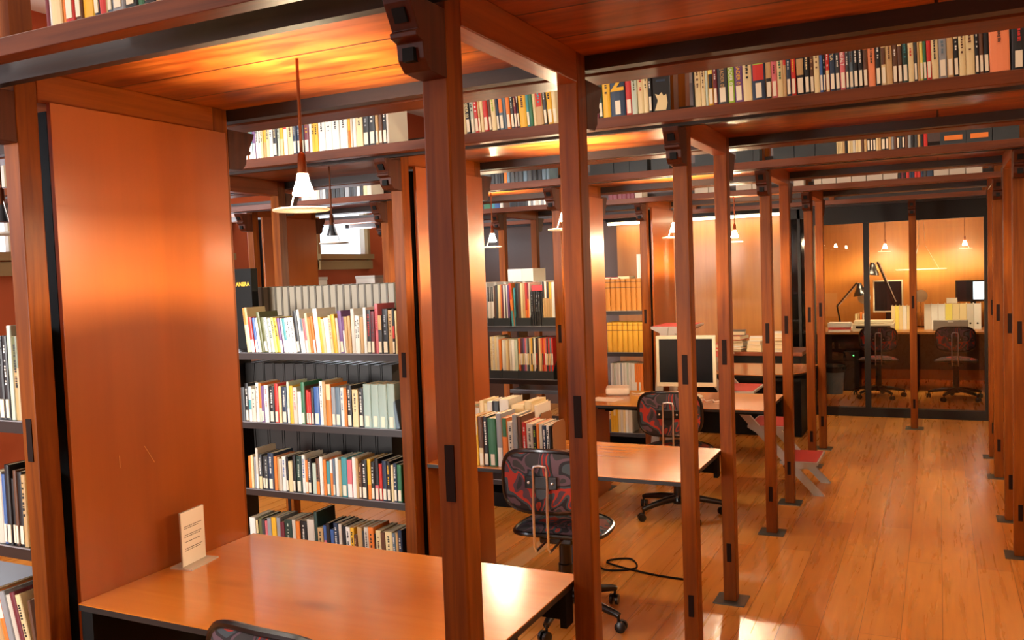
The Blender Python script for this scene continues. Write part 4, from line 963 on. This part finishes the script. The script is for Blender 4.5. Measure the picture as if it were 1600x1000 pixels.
for (x_, y_, l) in ((-.885, 12.3, 'pale round disc stand left of the door mullion'), (-.215, 12.5, 'pale round disc stand right of the door post')):
    t = thing('disc_stand', l, 'stand', (x_, y_, OD), 0); MB().tube([(0, 0, 0), (0, 0, .33)], .006, 8).build('stem', CHROME, t); MB().lathe([(.05, 0), (.05, .01)], 18).build('base', BLACKM, t)
    MB().lathe([(.08, 0), (.08, .006)], 28, Matrix.Translation((0, .0, .40)) @ Matrix.Rotation(R(90), 4, 'X')).build('disc', mat('disc_pale', '#c9bda4', .5), t)
rnd = random.Random(9)
for i in range(5):
    c_ = 'ceohp'[i]; o = book(-.99+i*.03, 12.18, OD, .026, .19+.012*(i % 3), .14, c_, []); tag(o, '%s book standing between phone and monitor in the office' % CNAME[c_], 'book', 'books on the office desk')
o = MB().box(-.08, .08, -.06, .06, 0, .10).build('paper_tray', PAPER, None, (-.60, 12.06, OD)); tag(o, 'white paper tray behind the scanner', 'tray'); MB().box(-.05, .05, -.062, -.058, .03, .08).build('slot', BLACKM, o)
o = MB().box(-.06, .06, -.03, .03, 0, .065).build('small_box', bm_('h'), None, (.14, 12.16, OD+.3155)); tag(o, 'small pale box lying on top of the wide binders', 'box')
t = thing('waste_bin', 'blue grey waste bin with black liner in the office', 'bin', (-1.18, 11.42, 0)); MB().lathe([(.10, 0), (.125, .30)], 24).build('body', bm_('q'), t, smooth=True); MB().lathe([(.128, .27), (.132, .34), (.11, .36)], 24).build('liner', BLACKM, t, smooth=True)
t = thing('computer_tower', 'black computer tower with green light under the office desk', 'computer', (-1.0, 11.7, 0)); MB().box(-.09, .09, -.05, .38, .01, .50).build('casing', BLACKM, t, bev=.004); MB().lathe([(.006, 0), (.006, .002)], 10, Matrix.Translation((.03, -.05, .45)) @ Matrix.Rotation(R(90), 4, 'X')).build('power_light', mat('green_led', '#20ff40', .4, emit=(.1, 1, .15), es=8), t)
lamp(-.62, 12.25, 'lit pendant lamp over the scanner in the office', z=1.80, top=2.62, power=44, col=(1, .82, .48))
lamp(.29, 12.25, 'lit pendant lamp over the wide binders in the office', z=1.80, top=2.62, power=44, col=(1, .82, .48), ang=0)
t = thing('disc_pendant', 'large flat white disc hanging over the office desk', 'lamp', (-.20, 11.95, 1.49))
MB().lathe([(.285, 0), (.29, .006), (.285, .012)], 40).build('disc', DISC, t)
for a_ in (0, 120, 240): MB().tube([(.2*math.cos(R(a_)), .2*math.sin(R(a_)), .012), (.05*math.cos(R(a_)), .05*math.sin(R(a_)), .30), (0, 0, 1.13)], .002, 6).build('wire', CHROME, t)

# ------------------------------------------------------------------ the smallest books, past the 300 that show largest
bpy.context.view_layer.update()
for o in list(C.objects):
    if o.name.startswith('book') and o.data and o.data.materials and o.data.materials[0].name == 'cover_salmon' and o.dimensions.x > .05:
        MB().lathe([(.0135, 0), (.0135, .0006)], 20, Matrix.Translation((o.dimensions.x*.45, -.0012, .150)) @ Matrix.Rotation(R(90), 4, 'X')).build('cover_emblem', bm_('q'), o)
def seen_area(o):
    c = o.matrix_world @ Vector((o.dimensions.x/2, 0, o.dimensions.z/2)); d = c-Vector((0, 0, CAM_H)); z = d.dot(_F)
    u = 800+FPX*d.dot(_R2)/z; v = 500-FPX*d.dot(_U2)/z
    a = o.dimensions.x*o.dimensions.z*(FPX/z)**2
    return a*(.02 if (u < -4 or u > 1604 or v < -60) else 1)
bks = [o for o in C.objects if o.parent is None and o.name.split('.')[0] in ('book', 'booklet')]
boxed = [o for o in bks if o.get('category') == 'booklet' and 'box files' in o.get('group', '')]
bks.sort(key=lambda o: seen_area(o)*(.001 if o in boxed else 1), reverse=True)
rest = bks[305:]
bm = bmesh.new(); mats = []
for o in rest:
    for q in [o]+list(o.children):
        b2 = bmesh.new(); b2.from_mesh(q.data); b2.transform(q.matrix_world)
        m = q.data.materials[0]
        if m not in mats: mats.append(m)
        for f in b2.faces: f.material_index = mats.index(m)
        me = bpy.data.meshes.new('t'); b2.to_mesh(me); b2.free(); bm.from_mesh(me); bpy.data.meshes.remove(me)
for o in rest:
    for q in list(o.children): bpy.data.objects.remove(q)
    bpy.data.objects.remove(o)
me = bpy.data.meshes.new('small_books'); bm.to_mesh(me); bm.free()
for m in mats: me.materials.append(m)
o = bpy.data.objects.new('small_books', me); C.objects.link(o)
tag(o, 'the many smallest booklets and half hidden books on the far shelves', 'books', None, 'stuff')
